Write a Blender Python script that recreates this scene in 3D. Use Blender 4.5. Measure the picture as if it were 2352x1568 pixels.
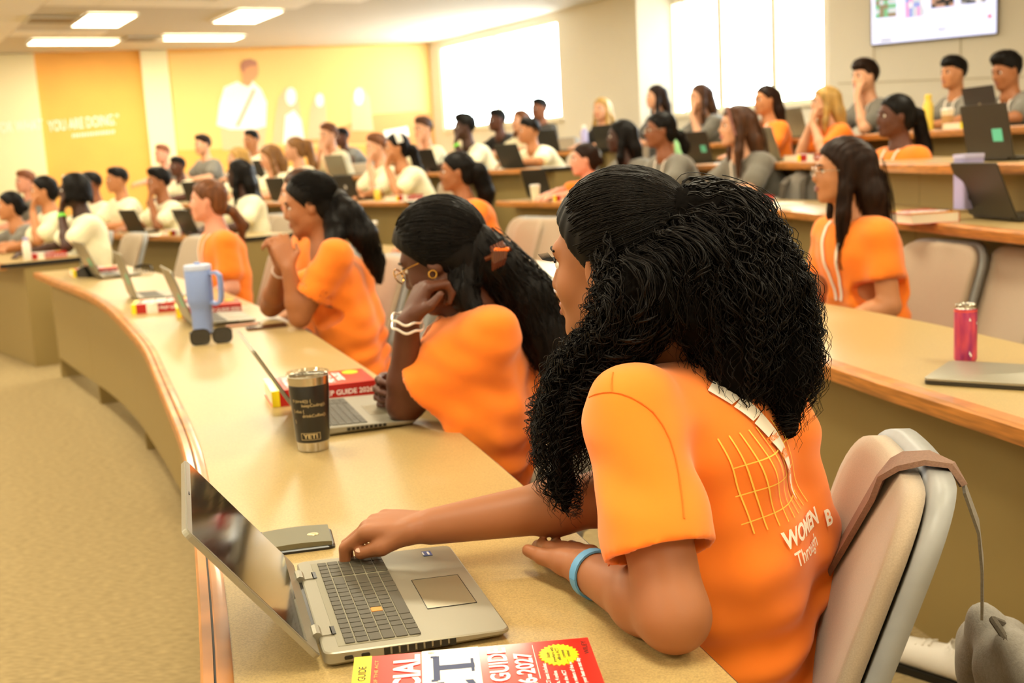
import bpy, bmesh, math, random
import numpy as np
from mathutils import Vector, Matrix
from mathutils.bvhtree import BVHTree

random.seed(7)
rng = np.random.default_rng(7)
for _o in list(bpy.data.objects):
    bpy.data.objects.remove(_o, do_unlink=True)
SC = bpy.context.scene
COL = SC.collection
PI = math.pi

# ------------------------------------------------------------------ camera
W, H = 2352, 1568
FPX, PITCH, ROLL, CAMZ = 2686.37, 0.157568, -0.056001, 1.3514
_fw = np.array([0, math.cos(PITCH), -math.sin(PITCH)])
_rt = np.array([1.0, 0, 0])
_up = np.cross(_rt, _fw)
CR = math.cos(ROLL) * _rt + math.sin(ROLL) * _up
CU = -math.sin(ROLL) * _rt + math.cos(ROLL) * _up
CF = _fw
CPOS = np.array([0, 0, CAMZ])
cam_d = bpy.data.cameras.new('camera')
cam = bpy.data.objects.new('camera', cam_d)
COL.objects.link(cam)
cam.matrix_world = Matrix(((CR[0], CU[0], -CF[0], 0), (CR[1], CU[1], -CF[1], 0), (CR[2], CU[2], -CF[2], CAMZ), (0, 0, 0, 1)))
cam_d.sensor_width = 36
cam_d.lens = FPX / W * 36
cam_d.clip_start = 0.05
cam_d.dof.use_dof = True
cam_d.dof.focus_distance = 1.62
cam_d.dof.aperture_fstop = 5.4
SC.camera = cam

# ------------------------------------------------------------------ world, exposure
SC.view_settings.view_transform = 'Standard'
SC.view_settings.look = 'None'
SC.view_settings.gamma = 1
SC.view_settings.use_curve_mapping = False
SC.view_settings.exposure = -0.16
world = bpy.data.worlds.new('overcast_daylight')
SC.world = world
world.use_nodes = True
_bg = world.node_tree.nodes['Background']
_bg.inputs[0].default_value = (0.95, 0.98, 1.0, 1)
_bg.inputs[1].default_value = 20.0
SC.cycles.use_light_tree = False
SC.cycles.max_bounces = 6
SC.cycles.diffuse_bounces = 4
SC.cycles.glossy_bounces = 2
SC.cycles.transmission_bounces = 3
SC.cycles.transparent_max_bounces = 8
SC.cycles.caustics_reflective = False
SC.cycles.caustics_refractive = False
LAMP_POWER = 44.0
LAMP_COL = (1.0, 0.915, 0.665)

def ray(px, py):
    return CF + ((px - W / 2) / FPX) * CR + ((H / 2 - py) / FPX) * CU
def at(px, py, dep):
    return CPOS + ray(px, py) * dep
def onz(px, py, z):
    d = ray(px, py)
    return CPOS + d * ((z - CAMZ) / d[2])

# ------------------------------------------------------------------ materials
def lin(c):
    if isinstance(c, str):
        c = c.lstrip('#')
        c = [int(c[i:i + 2], 16) / 255 for i in (0, 2, 4)]
        c = [x / 12.92 if x <= .04045 else ((x + .055) / 1.055) ** 2.4 for x in c]
    return (c[0], c[1], c[2], 1)
MC = {}
def M(name, col=None, rough=.55, metal=0, spec=.5, var=None, bump=None, emit=None, sheen=0, sss=0, alpha=None, coat=0, stretch=None, col2=None):
    """var=(scale, amount), bump=(scale, strength), stretch=(x,y,z) texture scale"""
    if name in MC:
        return MC[name]
    m = bpy.data.materials.new(name)
    m.use_nodes = True
    nt = m.node_tree
    b = nt.nodes['Principled BSDF']
    c = lin(col)
    b.inputs['Base Color'].default_value = c
    b.inputs['Roughness'].default_value = rough
    b.inputs['Metallic'].default_value = metal
    b.inputs['Specular IOR Level'].default_value = spec
    if coat:
        b.inputs['Coat Weight'].default_value = coat
        b.inputs['Coat Roughness'].default_value = .08
    if sheen:
        b.inputs['Sheen Weight'].default_value = sheen
    if sss:
        b.inputs['Subsurface Weight'].default_value = sss
        b.inputs['Subsurface Radius'].default_value = (.012, .005, .003)
        b.inputs['Subsurface Scale'].default_value = 1.0
    if alpha is not None:
        b.inputs['Alpha'].default_value = alpha
    if emit:
        b.inputs['Emission Color'].default_value = lin(emit[0])
        b.inputs['Emission Strength'].default_value = emit[1]
    tc = None
    if var or bump:
        tc = nt.nodes.new('ShaderNodeTexCoord')
        vec = tc.outputs['Object']
        if stretch:
            mp = nt.nodes.new('ShaderNodeMapping')
            mp.inputs['Scale'].default_value = stretch
            nt.links.new(vec, mp.inputs[0])
            vec = mp.outputs[0]
    if var:
        n = nt.nodes.new('ShaderNodeTexNoise')
        n.inputs['Scale'].default_value = var[0]
        n.inputs['Detail'].default_value = 1.5
        nt.links.new(vec, n.inputs['Vector'])
        mx = nt.nodes.new('ShaderNodeMix')
        mx.data_type = 'RGBA'
        c2 = lin(col2) if col2 else None
        a = var[1]
        mx.inputs[6].default_value = (c[0] * (1 - a), c[1] * (1 - a), c[2] * (1 - a), 1)
        mx.inputs[7].default_value = c2 or (min(1, c[0] * (1 + a)), min(1, c[1] * (1 + a)), min(1, c[2] * (1 + a)), 1)
        rp = nt.nodes.new('ShaderNodeMapRange')
        rp.inputs[1].default_value = .33
        rp.inputs[2].default_value = .67
        nt.links.new(n.outputs['Fac'], rp.inputs[0])
        nt.links.new(rp.outputs[0], mx.inputs[0])
        nt.links.new(mx.outputs[2], b.inputs['Base Color'])
    if bump:
        n2 = nt.nodes.new('ShaderNodeTexNoise')
        n2.inputs['Scale'].default_value = bump[0]
        n2.inputs['Detail'].default_value = 1
        nt.links.new(vec, n2.inputs['Vector'])
        bp = nt.nodes.new('ShaderNodeBump')
        bp.inputs['Strength'].default_value = bump[1]
        bp.inputs['Distance'].default_value = .004
        nt.links.new(n2.outputs['Fac'], bp.inputs['Height'])
        nt.links.new(bp.outputs[0], b.inputs['Normal'])
    if emit: m.cycles.emission_sampling = 'NONE'
    MC[name] = m
    return m
def glass_mat(name, tint=(1, 1, 1), gloss=.08):
    if name in MC:
        return MC[name]
    m = bpy.data.materials.new(name)
    m.use_nodes = True
    nt = m.node_tree
    nt.nodes.remove(nt.nodes['Principled BSDF'])
    t = nt.nodes.new('ShaderNodeBsdfTransparent')
    t.inputs[0].default_value = (*tint, 1)
    g = nt.nodes.new('ShaderNodeBsdfGlossy')
    g.inputs['Roughness'].default_value = .03
    mx = nt.nodes.new('ShaderNodeMixShader')
    mx.inputs[0].default_value = gloss
    nt.links.new(t.outputs[0], mx.inputs[1])
    nt.links.new(g.outputs[0], mx.inputs[2])
    nt.links.new(mx.outputs[0], nt.nodes['Material Output'].inputs[0])
    MC[name] = m
    return m

M('laminate', '#b29864', .34, spec=.5, var=(420, .16))
M('wood_edge', '#bd7a38', .38, var=(9, .28), stretch=(1, 1, 14), coat=.25)
M('panel', '#96804c', .6)
M('black_edge', '#17130d', .5)
M('carpet', '#a8936a', .95, spec=.1, var=(28, .16), bump=(260, .5), stretch=(1, 3.5, 1))
M('riser_carpet', '#a8936a', .95, spec=.1, var=(9, .2), bump=(260, .5), stretch=(6, 1, 1))
M('wall_white', '#f1eadb', .8)
M('wall_orange', '#f6b65a', .75, var=(2, .03))
M('wall_mural', '#f9cd80', .7, var=(.5, .05))
M('pilaster', '#fbeec2', .7)
M('ceiling_white', '#f6f0e4', .9)
M('lamp_diffuser', '#ffffff', .5, emit=((1, .9, .68), 9.0))
M('lamp_frame', '#d8d2c2', .5)
M('vent_metal', '#8d7a5c', .5)
M('win_frame', '#efe6cf', .5)
glass_mat('window_glass', (.97, 1, .99), .06)
M('chair_shell', '#9a9a98', .45, var=(40, .03))
M('chair_pad', '#b09c84', .85, sheen=.3, var=(500, .08))
M('chair_dark', '#26241f', .5)
M('caster', '#1c1a18', .6)
M('steel', '#c9c3b8', .22, metal=1)
M('laptop_silver', '#97917e', .38, metal=.45, spec=.5)
M('laptop_side', '#b9b6b0', .35, metal=.6)
M('laptop_dark', '#3b362c', .45, metal=.4)
M('laptop_black', '#16130f', .4)
M('keycap', '#4b4638', .5)
M('keycap_orange', '#e0913a', .5)
M('screen', '#0c0a08', .06, spec=.8, coat=1)
M('bezel', '#0e0d0c', .3)
M('rubber', '#141312', .8)
M('teal', '#5fc9ad', .5)
M('blue_sticker', '#1d3f8e', .4)
M('white_print', '#ffffff', .5)
M('book_red', '#d8291c', .3, coat=.4)
M('book_red_dark', '#b01512', .35, coat=.3)
M('book_yellow', '#f6e01f', .3, coat=.3)
M('book_white', '#f6efe2', .35, coat=.3)
M('book_navy', '#1f3160', .4)
M('pages', '#f2e9cf', .8, var=(300, .06), stretch=(1, 1, 40))
M('ink', '#2a1a12', .6)
M('paper', '#f4efe2', .8)
M('tumbler_black', '#121110', .35, coat=.2)
M('etch', '#cfc09a', .35, metal=.8)
glass_mat('clear_plastic', (.93, .93, .9), .18)
M('periwinkle', '#8298cf', .42)
M('periwinkle_light', '#b9c4e0', .4)
M('black_gloss', '#0c0a09', .12, coat=.6)
M('phone_brown', '#5a3c28', .35)
M('power_box', '#6d6850', .45, metal=.3)
M('can_pink', '#b0387a', .28, metal=.35, var=(60, .2), col2='#de5568', stretch=(1, 1, .25))
M('cup_cream', '#efe4c4', .6)
M('cup_sleeve', '#c49a62', .7)
M('lavender', '#a9a3cf', .5)
M('green_bottle', '#9fdc9a', .4)
M('pink_bottle', '#cf8fc0', .4)
M('yellow_bottle', '#e8c84a', .4)
M('white_plastic', '#efeae0', .4)
M('strap_brown', '#8a6a58', .85, var=(300, .1), bump=(500, .2))
M('bag_grey', '#8b857c', .85, var=(200, .08), bump=(400, .2))
M('bag_dark', '#5b5348', .85, var=(200, .1), bump=(400, .2))
M('shoe_white', '#e8e2d8', .6)
M('tv_frame', '#141214', .3)
M('tv_screen', '#cfd6ff', .3, emit=('#d5dbff', 1.15))
M('bracelet_blue', '#5d9bc9', .5)
M('bracelet_white', '#efe6dc', .3, metal=.3)
M('bracelet_green', '#7fe04a', .5)
M('lanyard', '#f1e6d8', .6)
M('gold', '#d6a24a', .25, metal=1)
M('tortoise', '#5a2a16', .15, coat=.6)

# ------------------------------------------------------------------ mesh helpers
def new_obj(name, me, mats=(), parent=None, smooth=False, offs=None):
    for m in ([mats] if not isinstance(mats, (list, tuple)) else mats):
        me.materials.append(MC[m] if isinstance(m, str) else m)
    if smooth:
        me.shade_smooth()
    o = bpy.data.objects.new(name, me)
    COL.objects.link(o)
    if parent is not None:
        o.parent = parent
    return o
def fast_mesh(name, v, quads):
    me = bpy.data.meshes.new(name)
    v = np.asarray(v, np.float32)
    q = np.asarray(quads, np.int32)
    k = q.shape[1]
    me.vertices.add(len(v))
    me.vertices.foreach_set('co', v.ravel())
    me.loops.add(q.size)
    me.loops.foreach_set('vertex_index', q.ravel())
    me.polygons.add(len(q))
    me.polygons.foreach_set('loop_start', np.arange(0, q.size, k, dtype=np.int32))
    me.update(calc_edges=True)
    return me
def tag(o, label=None, cat=None, group=None, kind=None):
    if label: o['label'] = label
    if cat: o['category'] = cat
    if group: o['group'] = group
    if kind: o['kind'] = kind
    return o
def empty(name, loc=(0, 0, 0), rz=0, label=None, cat=None, group=None):
    o = bpy.data.objects.new(name, None)
    o.empty_display_size = .05
    COL.objects.link(o)
    o.location = [float(x) for x in loc]
    o.rotation_euler = (0, 0, rz)
    return tag(o, label, cat, group)
def copy_tree(o, parent=None):
    c = o.copy()
    COL.objects.link(c)
    c.parent = parent
    for ch in o.children:
        copy_tree(ch, c)
    return c

class MB:
    def __init__(s):
        s.v = []; s.f = []; s.m = []; s.cm = 0
    def mat(s, i):
        s.cm = i; return s
    def add(s, v, f, T=None):
        n = len(s.v)
        for p in v:
            p = Vector((float(p[0]), float(p[1]), float(p[2])))
            s.v.append(T @ p if T is not None else p)
        for q in f:
            s.f.append([i + n for i in q]); s.m.append(s.cm)
        return s
    def box(s, c, d, T=None, bev=0):
        x, y, z = [a / 2 for a in d]
        if bev <= 0:
            v = [(c[0] + i * x, c[1] + j * y, c[2] + k * z) for k in (-1, 1) for j in (-1, 1) for i in (-1, 1)]
            f = [(0, 2, 3, 1), (4, 5, 7, 6), (0, 1, 5, 4), (2, 6, 7, 3), (0, 4, 6, 2), (1, 3, 7, 5)]
            return s.add(v, f, T)
        b = min(bev, x * .9, y * .9, z * .9)
        rings = []
        for zz, ins in ((-z, b), (-z + b, 0), (z - b, 0), (z, b)):
            X, Y = x - ins, y - ins
            cx = b * .7 if ins == 0 else b * .5
            rings.append([(c[0] + a, c[1] + e, c[2] + zz) for a, e in ((-X + cx, -Y), (X - cx, -Y), (X, -Y + cx), (X, Y - cx), (X - cx, Y), (-X + cx, Y), (-X, Y - cx), (-X, -Y + cx))])
        return s.loft(rings, T)
    def loft(s, rings, T=None, caps=True, closed=True):
        n = len(rings[0]); v = [p for r in rings for p in r]; f = []
        for i in range(len(rings) - 1):
            for j in range(n if closed else n - 1):
                k = (j + 1) % n
                f.append((i * n + j, i * n + k, (i + 1) * n + k, (i + 1) * n + j))
        if caps:
            f.append(tuple(range(n - 1, -1, -1)))
            f.append(tuple(range((len(rings) - 1) * n, len(rings) * n)))
        return s.add(v, f, T)
    def prism(s, poly, z0, z1, T=None, ch=0):
        if ch:
            c = np.mean(np.array(poly), 0)
            ins = [(p[0] + (c[0] - p[0]) * 0 + (ch if p[0] < c[0] else -ch), p[1] + (ch if p[1] < c[1] else -ch)) for p in poly]
            return s.loft([[(p[0], p[1], z0) for p in ins], [(p[0], p[1], z0 + ch) for p in poly], [(p[0], p[1], z1 - ch) for p in poly], [(p[0], p[1], z1) for p in ins]], T)
        return s.loft([[(p[0], p[1], z0) for p in poly], [(p[0], p[1], z1) for p in poly]], T)
    def lathe(s, prof, n=24, c=(0, 0, 0), T=None, caps=True):
        rings = [[(c[0] + r * math.cos(2 * PI * j / n), c[1] + r * math.sin(2 * PI * j / n), c[2] + z) for j in range(n)] for r, z in prof]
        return s.loft(rings, T, caps)
    def tube(s, pts, r, n=8, T=None, caps=True):
        pts = [Vector([float(a) for a in p]) for p in pts]
        rr = [float(x) for x in r] if isinstance(r, (list, tuple)) else [float(r)] * len(pts)
        rings = []; up = None
        for i, p in enumerate(pts):
            t = (pts[min(i + 1, len(pts) - 1)] - pts[max(i - 1, 0)]).normalized()
            if up is None:
                up = Vector((0, 0, 1)) if abs(t.z) < .9 else Vector((1, 0, 0))
            u = (up - t * up.dot(t)).normalized(); w = t.cross(u); up = u
            rings.append([p + rr[i] * (math.cos(2 * PI * j / n) * u + math.sin(2 * PI * j / n) * w) for j in range(n)])
        return s.loft(rings, T, caps)
    def ribbon(s, pts, wdir, w, th=.002, T=None):
        rings = []
        pts = [Vector([float(a) for a in p]) for p in pts]
        for i, p in enumerate(pts):
            t = (pts[min(i + 1, len(pts) - 1)] - pts[max(i - 1, 0)]).normalized()
            wd = Vector([float(x) for x in (wdir[i] if isinstance(wdir, list) else wdir)])
            wd = (wd - t * wd.dot(t)).normalized(); nn = t.cross(wd)
            rings.append([p + wd * w / 2 + nn * th / 2, p - wd * w / 2 + nn * th / 2, p - wd * w / 2 - nn * th / 2, p + wd * w / 2 - nn * th / 2])
        return s.loft(rings, T)
    def sphere(s, c, r, T=None, nu=12, nv=8):
        r = r if isinstance(r, (list, tuple)) else (r, r, r)
        rings = []
        for i in range(1, nv):
            a = PI * i / nv
            rings.append([(c[0] + r[0] * math.sin(a) * math.cos(2 * PI * j / nu), c[1] + r[1] * math.sin(a) * math.sin(2 * PI * j / nu), c[2] - r[2] * math.cos(a)) for j in range(nu)])
        return s.loft(rings, T)
    def build(s, name, mats, parent=None, smooth=False, offs=None, angle=None):
        me = bpy.data.meshes.new(name)
        o3 = Vector([float(x) for x in offs]) if offs is not None else Vector((0, 0, 0))
        me.from_pydata([p - o3 for p in s.v], [], s.f)
        o = new_obj(name, me, mats, parent)
        if any(s.m):
            me.polygons.foreach_set('material_index', s.m)
        bm = bmesh.new(); bm.from_mesh(me)
        bmesh.ops.recalc_face_normals(bm, faces=bm.faces)
        bm.to_mesh(me); bm.free()
        if smooth:
            me.shade_smooth()
            if angle != 0:
                me.set_sharp_from_angle(angle=angle or .7)
        return o
def rrect(w, d, r, n=4, cx=0, cy=0):
    out = []
    for k, (sx, sy) in enumerate(((1, 1), (-1, 1), (-1, -1), (1, -1))):
        for i in range(n + 1):
            a = PI / 2 * k + PI / 2 * i / n
            out.append((cx + sx * (w / 2 - r) + r * math.cos(a), cy + sy * (d / 2 - r) + r * math.sin(a)))
    return out
def Tm(loc=(0, 0, 0), rz=0, rx=0, ry=0):
    return Matrix.Translation([float(a) for a in loc]) @ Matrix.Rotation(rz, 4, 'Z') @ Matrix.Rotation(ry, 4, 'Y') @ Matrix.Rotation(rx, 4, 'X')
TXC = {}
def text_geo(body, size=1.0, bold=0.0, align='LEFT', shear=0):
    k = (body, bold, align, shear)
    if k not in TXC:
        cu = bpy.data.curves.new('lettering', 'FONT')
        cu.body = body; cu.size = 1; cu.offset = bold; cu.align_x = align; cu.resolution_u = 3; cu.shear = shear
        ob = bpy.data.objects.new('lettering', cu)
        COL.objects.link(ob)
        dg = bpy.context.evaluated_depsgraph_get()
        me = bpy.data.meshes.new_from_object(ob.evaluated_get(dg))
        bm = bmesh.new(); bm.from_mesh(me)
        bmesh.ops.triangulate(bm, faces=bm.faces)
        bm.verts.ensure_lookup_table()
        TXC[k] = ([tuple(v.co) for v in bm.verts], [[v.index for v in f.verts] for f in bm.faces])
        bm.free(); bpy.data.objects.remove(ob); bpy.data.curves.remove(cu); bpy.data.meshes.remove(me)
    v, f = TXC[k]
    return [(a * size, b * size) for a, b, c in v], f
def put_text(mb, body, size, org, ud, vd, bold=0, align='LEFT', sx=1, fn=None, shear=0):
    v, f = text_geo(body, size, bold, align, shear)
    org = Vector(org); ud = Vector(ud); vd = Vector(vd)
    mb.add([fn(a * sx, b) if fn else org + ud * (a * sx) + vd * b for a, b in v], f)

# ------------------------------------------------------------------ plan of the room
def V2(l): return [np.array(a, float) for a in l]
def normals(pl):
    out = []
    for i in range(len(pl)):
        t = pl[min(i + 1, len(pl) - 1)] - pl[max(i - 1, 0)]
        t = t / np.linalg.norm(t)
        out.append(np.array([t[1], -t[0]]))
    return out
def off(pl, o):
    return [p + o * n for p, n in zip(pl, normals(pl))]
def smooth_line(pl, step=.14):
    P = [2 * pl[0] - pl[1]] + list(pl) + [2 * pl[-1] - pl[-2]]
    pts = []
    for i in range(1, len(P) - 2):
        p0, p1, p2, p3 = P[i - 1], P[i], P[i + 1], P[i + 2]
        n = max(2, int(np.linalg.norm(p2 - p1) / .03))
        for k in range(n):
            t = k / n
            pts.append(.5 * ((2 * p1) + (p2 - p0) * t + (2 * p0 - 5 * p1 + 4 * p2 - p3) * t * t + (3 * p1 - p0 - 3 * p2 + p3) * t ** 3))
    pts.append(P[-2])
    pts = np.array(pts)
    for _ in range(60):
        pts[1:-1] = .5 * pts[1:-1] + .25 * (pts[:-2] + pts[2:])
    d = np.r_[0, np.cumsum(np.linalg.norm(np.diff(pts, axis=0), axis=1))]
    m = max(2, int(d[-1] / step) + 1)
    s = np.linspace(0, d[-1], m)
    return [np.array([np.interp(x, d, pts[:, 0]), np.interp(x, d, pts[:, 1])]) for x in s]
def pxz(l, z): return [onz(x, y, z)[:2] for x, y in l]
R1 = V2([(-.22, .62), (-.28, .85), (-.4, 1.34), (-.56, 1.92), (-.69, 2.37), (-.79, 2.68), (-.96, 3.15), (-1.18, 3.76), (-1.4, 4.35), (-2.0, 5.74), (-2.43, 6.58), (-2.84, 7.29), (-3.25, 8.02)])
R2 = V2([(1.25, 1.3)]) + pxz([(2352, 978), (2193, 930), (2100, 900), (1980, 863), (1870, 825)], .75) + V2([(.70, 3.75), (.25, 4.98), (-.39, 6.47), (-.89, 7.45), (-1.3, 8.16), (-1.71, 8.89)])
R3 = V2([(1.95, 2.8)]) + pxz([(2352, 533), (2060, 503), (1867, 488), (1750, 478), (1300, 464), (1138, 462)], .99)
R4 = V2([(2.15, 3.5)]) + pxz([(2352, 374), (2130, 376), (1878, 372), (1779, 373)], 1.21) + V2([(1.4, 8.9), (1.18, 9.4)])
R5 = V2([(3.0, 4.5), (2.85, 6.0), (2.75, 7.0), (2.6, 8.0), (2.35, 9.0), (2.0, 10.), (1.5, 11.1)])
C1 = V2([(-3.66, 8.45), (-4.3, 9.3), (-5.2, 10.3), (-6.2, 11.2)])
ROWS = {'R1': (R1, .74, 0), 'R2': (R2, .75, .02), 'R3': (R3, .99, .26), 'R4': (R4, 1.21, .46), 'R5': (R5, 1.36, .62),
        'C1': (C1, .78, 0), 'C2': (off(C1, 1.75), .81, .02), 'C3': (V2([(-.81, 9.9)]) + off(C1, 3.15), 1.02, .26), 'C4': (V2([(.34, 10.53)]) + off(C1, 4.45), 1.225, .46), 'C5': (off(C1, 5.75), 1.36, .62)}
ROWS = {k: (smooth_line(v[0]), v[1], v[2]) for k, v in ROWS.items()}
CEIL = 3.3
K0 = onz(985, 100, CEIL)[:2]
KL = onz(0, 125, CEIL)[:2]
KL2 = K0 + (KL - K0) * 1.45
K1 = at(1500, 150, 14.8)[:2]
K2 = at(1905, 150, 11.75)[:2]
K3 = K2 + np.array([.862, -.507]) * 4.2
K4 = np.array([K3[0], -3.0])
K5 = np.array([KL2[0], -3.0])

def struct(o):
    o['kind'] = 'structure'; return o
# ------------------------------------------------------------------ floor and tiers
mb = MB()
poly = [K5, K4, K3, K2, K1, K0, KL2]
mb.prism([(p[0], p[1]) for p in poly], -.12, 0)
struct(mb.build('floor', 'carpet'))
ext = {2: 7.4, 3: 6.0, 4: 4.7, 5: 3.2}
prev = 0
for n in (2, 3, 4, 5):
    A = off(ROWS['R%d' % n][0], .16); B = off(ROWS['C%d' % n][0], .16)
    st = np.array([A[0][0] + .25, -3.0])
    dirn = B[-1] - B[-2]; dirn /= np.linalg.norm(dirn)
    # run the tier edge on to just short of the orange wall
    e = B[-1].copy()
    wn = np.array([-(K0 - KL)[1], (K0 - KL)[0]]); wn /= np.linalg.norm(wn)
    t = ((K0 - e) @ wn) / (dirn @ wn)
    e = e + dirn * t
    line = [st] + A + B + [e]
    z1 = ROWS['R%d' % n][2]
    poly = [tuple(p) for p in line] + [tuple(K0), tuple(K1), tuple(K2), tuple(K3), tuple(K4)]
    mb = MB(); mb.prism(poly, prev, z1)
    struct(mb.build('floor_tier', 'carpet'))
    prev = z1

# ------------------------------------------------------------------ walls
def onwall(px, py, A, B):
    d = ray(px, py); e = B - A
    n = np.array([-e[1], e[0]])
    t = (A @ n) / (d[:2] @ n)
    P = CPOS + d * t
    return ((P[:2] - A) @ e) / np.linalg.norm(e), P[2], P
def wall_facet(name, A, B, z0, z1, mat, holes=(), th=.14):
    e = (B - A); L = np.linalg.norm(e); e = e / L
    n = np.array([-e[1], e[0]])
    if n @ (np.array([-1., 8.]) - A) > 0: n = -n
    mb = MB()
    z1 = z1 + .08
    def piece(u0, u1, a, b):
        q = [A + e * u0, A + e * u1, A + e * u1 + n * th, A + e * u0 + n * th]
        mb.prism([tuple(p) for p in q], a, b)
    u = 0
    for (u0, u1, a, b) in sorted(holes):
        piece(u, u0, z0, z1)
        if a > z0: piece(u0, u1, z0, a)
        if b < z1: piece(u0, u1, b, z1)
        u = u1
    piece(u, L, z0, z1)
    return struct(mb.build(name, mat)), e, n
def window(name, A, e, n, u0, u1, a, b, bars):
    r = empty(name, (*(A + e * (u0 + u1) / 2), a)); struct(r)
    def bar(nm, x0, x1, z0, z1, d0=.02, d1=.10, mat='win_frame'):
        m = MB(); q = [A + e * x0 + n * d0, A + e * x1 + n * d0, A + e * x1 + n * d1, A + e * x0 + n * d1]
        m.prism([tuple(p) for p in q], z0, z1)
        return m.build(nm, mat, r, offs=r.location)
    for nm, x0, x1, z0, z1 in (('window_frame', u0, u0 + .05, a, b), ('window_frame', u1 - .05, u1, a, b), ('window_frame', u0 + .05, u1 - .05, a, a + .05), ('window_frame', u0 + .05, u1 - .05, b - .05, b)):
        bar(nm, x0, x1, z0, z1)
    bar('window_sill', u0 - .04, u1 + .04, a - .03, a, -.05, .02)
    xs = [u0 + .05]
    for c, w in bars:
        bar('mullion', c - w / 2, c + w / 2, a + .05, b - .05)
        xs += [c - w / 2, c + w / 2]
    xs.append(u1 - .05)
    for i in range(0, len(xs), 2):
        bar('pane', xs[i], xs[i + 1], a + .05, b - .05, .055, .061, 'window_glass')
# white wall between the corner and the column
u0 = onwall(1010, 150, K0, K1)[0]; u1 = onwall(1285, 150, K0, K1)[0]
sl = onwall(1180, 285, K0, K1)[1]
_, e, n = wall_facet('wall_window_side', K0, K1, 0, CEIL, 'wall_white', [(u0, u1, sl, 3.22)])
window('window_1', K0, e, n, u0, u1, sl, 3.22, [((u0 + u1) / 2, .07)])
us = [onwall(x, 150, K1, K2)[0] for x in (1540, 1895, 1568, 1651, 1774, 1803)]
sl = onwall(1700, 252, K1, K2)[1]
_, e, n = wall_facet('wall_bright_window', K1, K2, 0, CEIL, 'wall_white', [(us[0], us[1], sl, 3.1)])
window('window_2', K1, e, n, us[0], us[1], sl, 3.1, [(us[2], .03), (us[3], .11), (us[4], .10), (us[5], .03)])
_, eT, nT = wall_facet('wall_screen', K2, K3, 0, CEIL, 'wall_white')
wall_facet('wall_right', K3, K4, 0, CEIL, 'wall_white')
wall_facet('wall_behind', K4, K5, 0, CEIL, 'wall_white')
wall_facet('wall_left', K5, KL2, 0, CEIL, 'wall_white')
_, eO, nO = wall_facet('wall_orange', KL2, K0, 0, CEIL, 'wall_orange')
# column between the windows, wall seams
q = at(1500, 150, 14.75)[:2]
mb = MB(); mb.prism([tuple(K1 + np.array(a)) for a in ((-.22, -.28), (.22, -.4), (.3, -.1), (-.1, .1))], .62, CEIL)
struct(mb.build('trim_1', 'wall_white'))
for px0, py0, px1, py1 in ((1925, 192, 2352, 176),):
    a = onwall(px0, py0, K2, K3)[2]; b = onwall(px1, py1, K2, K3)[2]
    mb = MB(); mb.ribbon([a - np.array([*nT, 0]) * .004, b - np.array([*nT, 0]) * .004], (0, 0, 1), .012, .006)
    struct(mb.build('trim_2', M('seam', '#c9bda4', .8)))
for px in (2008, 2206):
    a = onwall(px, 190, K2, K3)[2]
    mb = MB(); mb.ribbon([(a[0] - nT[0] * .004, a[1] - nT[1] * .004, .7), (a[0] - nT[0] * .004, a[1] - nT[1] * .004, CEIL)], (*eT, 0), .012, .006)
    struct(mb.build('trim_3', 'seam'))
# pilasters on the orange wall
for i, (x0, x1) in enumerate(((-90, 78), (322, 384))):
    a = onwall(x0, 130, KL2, K0)[2][:2]; b = onwall(x1, 130, KL2, K0)[2][:2]
    mb = MB(); mb.prism([tuple(a - nO * .06), tuple(b - nO * .06), tuple(b), tuple(a)], 0, CEIL)
    struct(mb.build('trim_%d' % (4 + i), 'pilaster'))
# baseboard of the orange wall
mb = MB(); mb.prism([tuple(KL2 - nO * .02), tuple(K0 - nO * .02), tuple(K0), tuple(KL2)], 0, .8)
# ------------------------------------------------------------------ mural on the orange wall
def wp(px, py, lift=.01):
    P = onwall(px, py, KL2, K0)[2]
    return P - np.array([*nO, 0]) * lift
mur = empty('wall_mural', wp(690, 330), 0, 'faded mural of students walking on the orange wall, beside the cream pilaster', 'mural')
def flat(name, pts, mat, lift, th=.004):
    m = MB()
    a = [wp(x, y, lift) for x, y in pts]; b = [wp(x, y, lift - th) for x, y in pts]
    m.loft([a, b]); return m.build(name, mat, mur, offs=mur.location)
M('mural_pink', '#f0bf94', .7); M('mural_skin', '#e0a070', .7); M('mural_hair', '#b98066', .7); M('mural_white', '#fffaf0', .7); M('mural_rust', '#e8a060', .7); M('mural_strap', '#d89a78', .7)
flat('backdrop', [(387, 122), (984, 101), (1000, 330), (408, 345)], 'wall_mural', .008)
def oval(cx, cy, rx, ry, n=16): return [(cx + rx * math.cos(2 * PI * i / n), cy + ry * math.sin(2 * PI * i / n)) for i in range(n)]
flat('painted_trousers', [(505, 285), (612, 285), (606, 345), (512, 345)], 'mural_pink', .014)
flat('painted_shirt', [(497, 288), (503, 240), (515, 200), (545, 187), (560, 196), (580, 186), (600, 205), (613, 235), (611, 290), (585, 298), (530, 298)], 'mural_white', .018)
flat('painted_neck', [(556, 170), (580, 170), (578, 192), (568, 200), (558, 192)], 'mural_skin', .021)
flat('painted_head', oval(574, 162, 20, 25), 'mural_skin', .022)
flat('painted_hair', [(553, 160), (552, 148), (558, 139), (574, 135), (588, 140), (592, 150), (575, 152), (562, 158), (560, 168)], 'mural_hair', .025)
flat('painted_strap', [(581, 205), (586, 207), (548, 290), (541, 290)], 'mural_strap', .024)
flat('painted_figure', [(625, 330), (632, 270), (640, 225), (655, 202), (672, 200), (682, 222), (690, 262), (705, 325)], 'mural_pink', .014)
flat('painted_head', oval(668, 222, 13, 21), 'mural_white', .018)
flat('painted_shirt', [(650, 330), (655, 265), (675, 252), (692, 275), (700, 330)], 'mural_white', .017)
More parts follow.
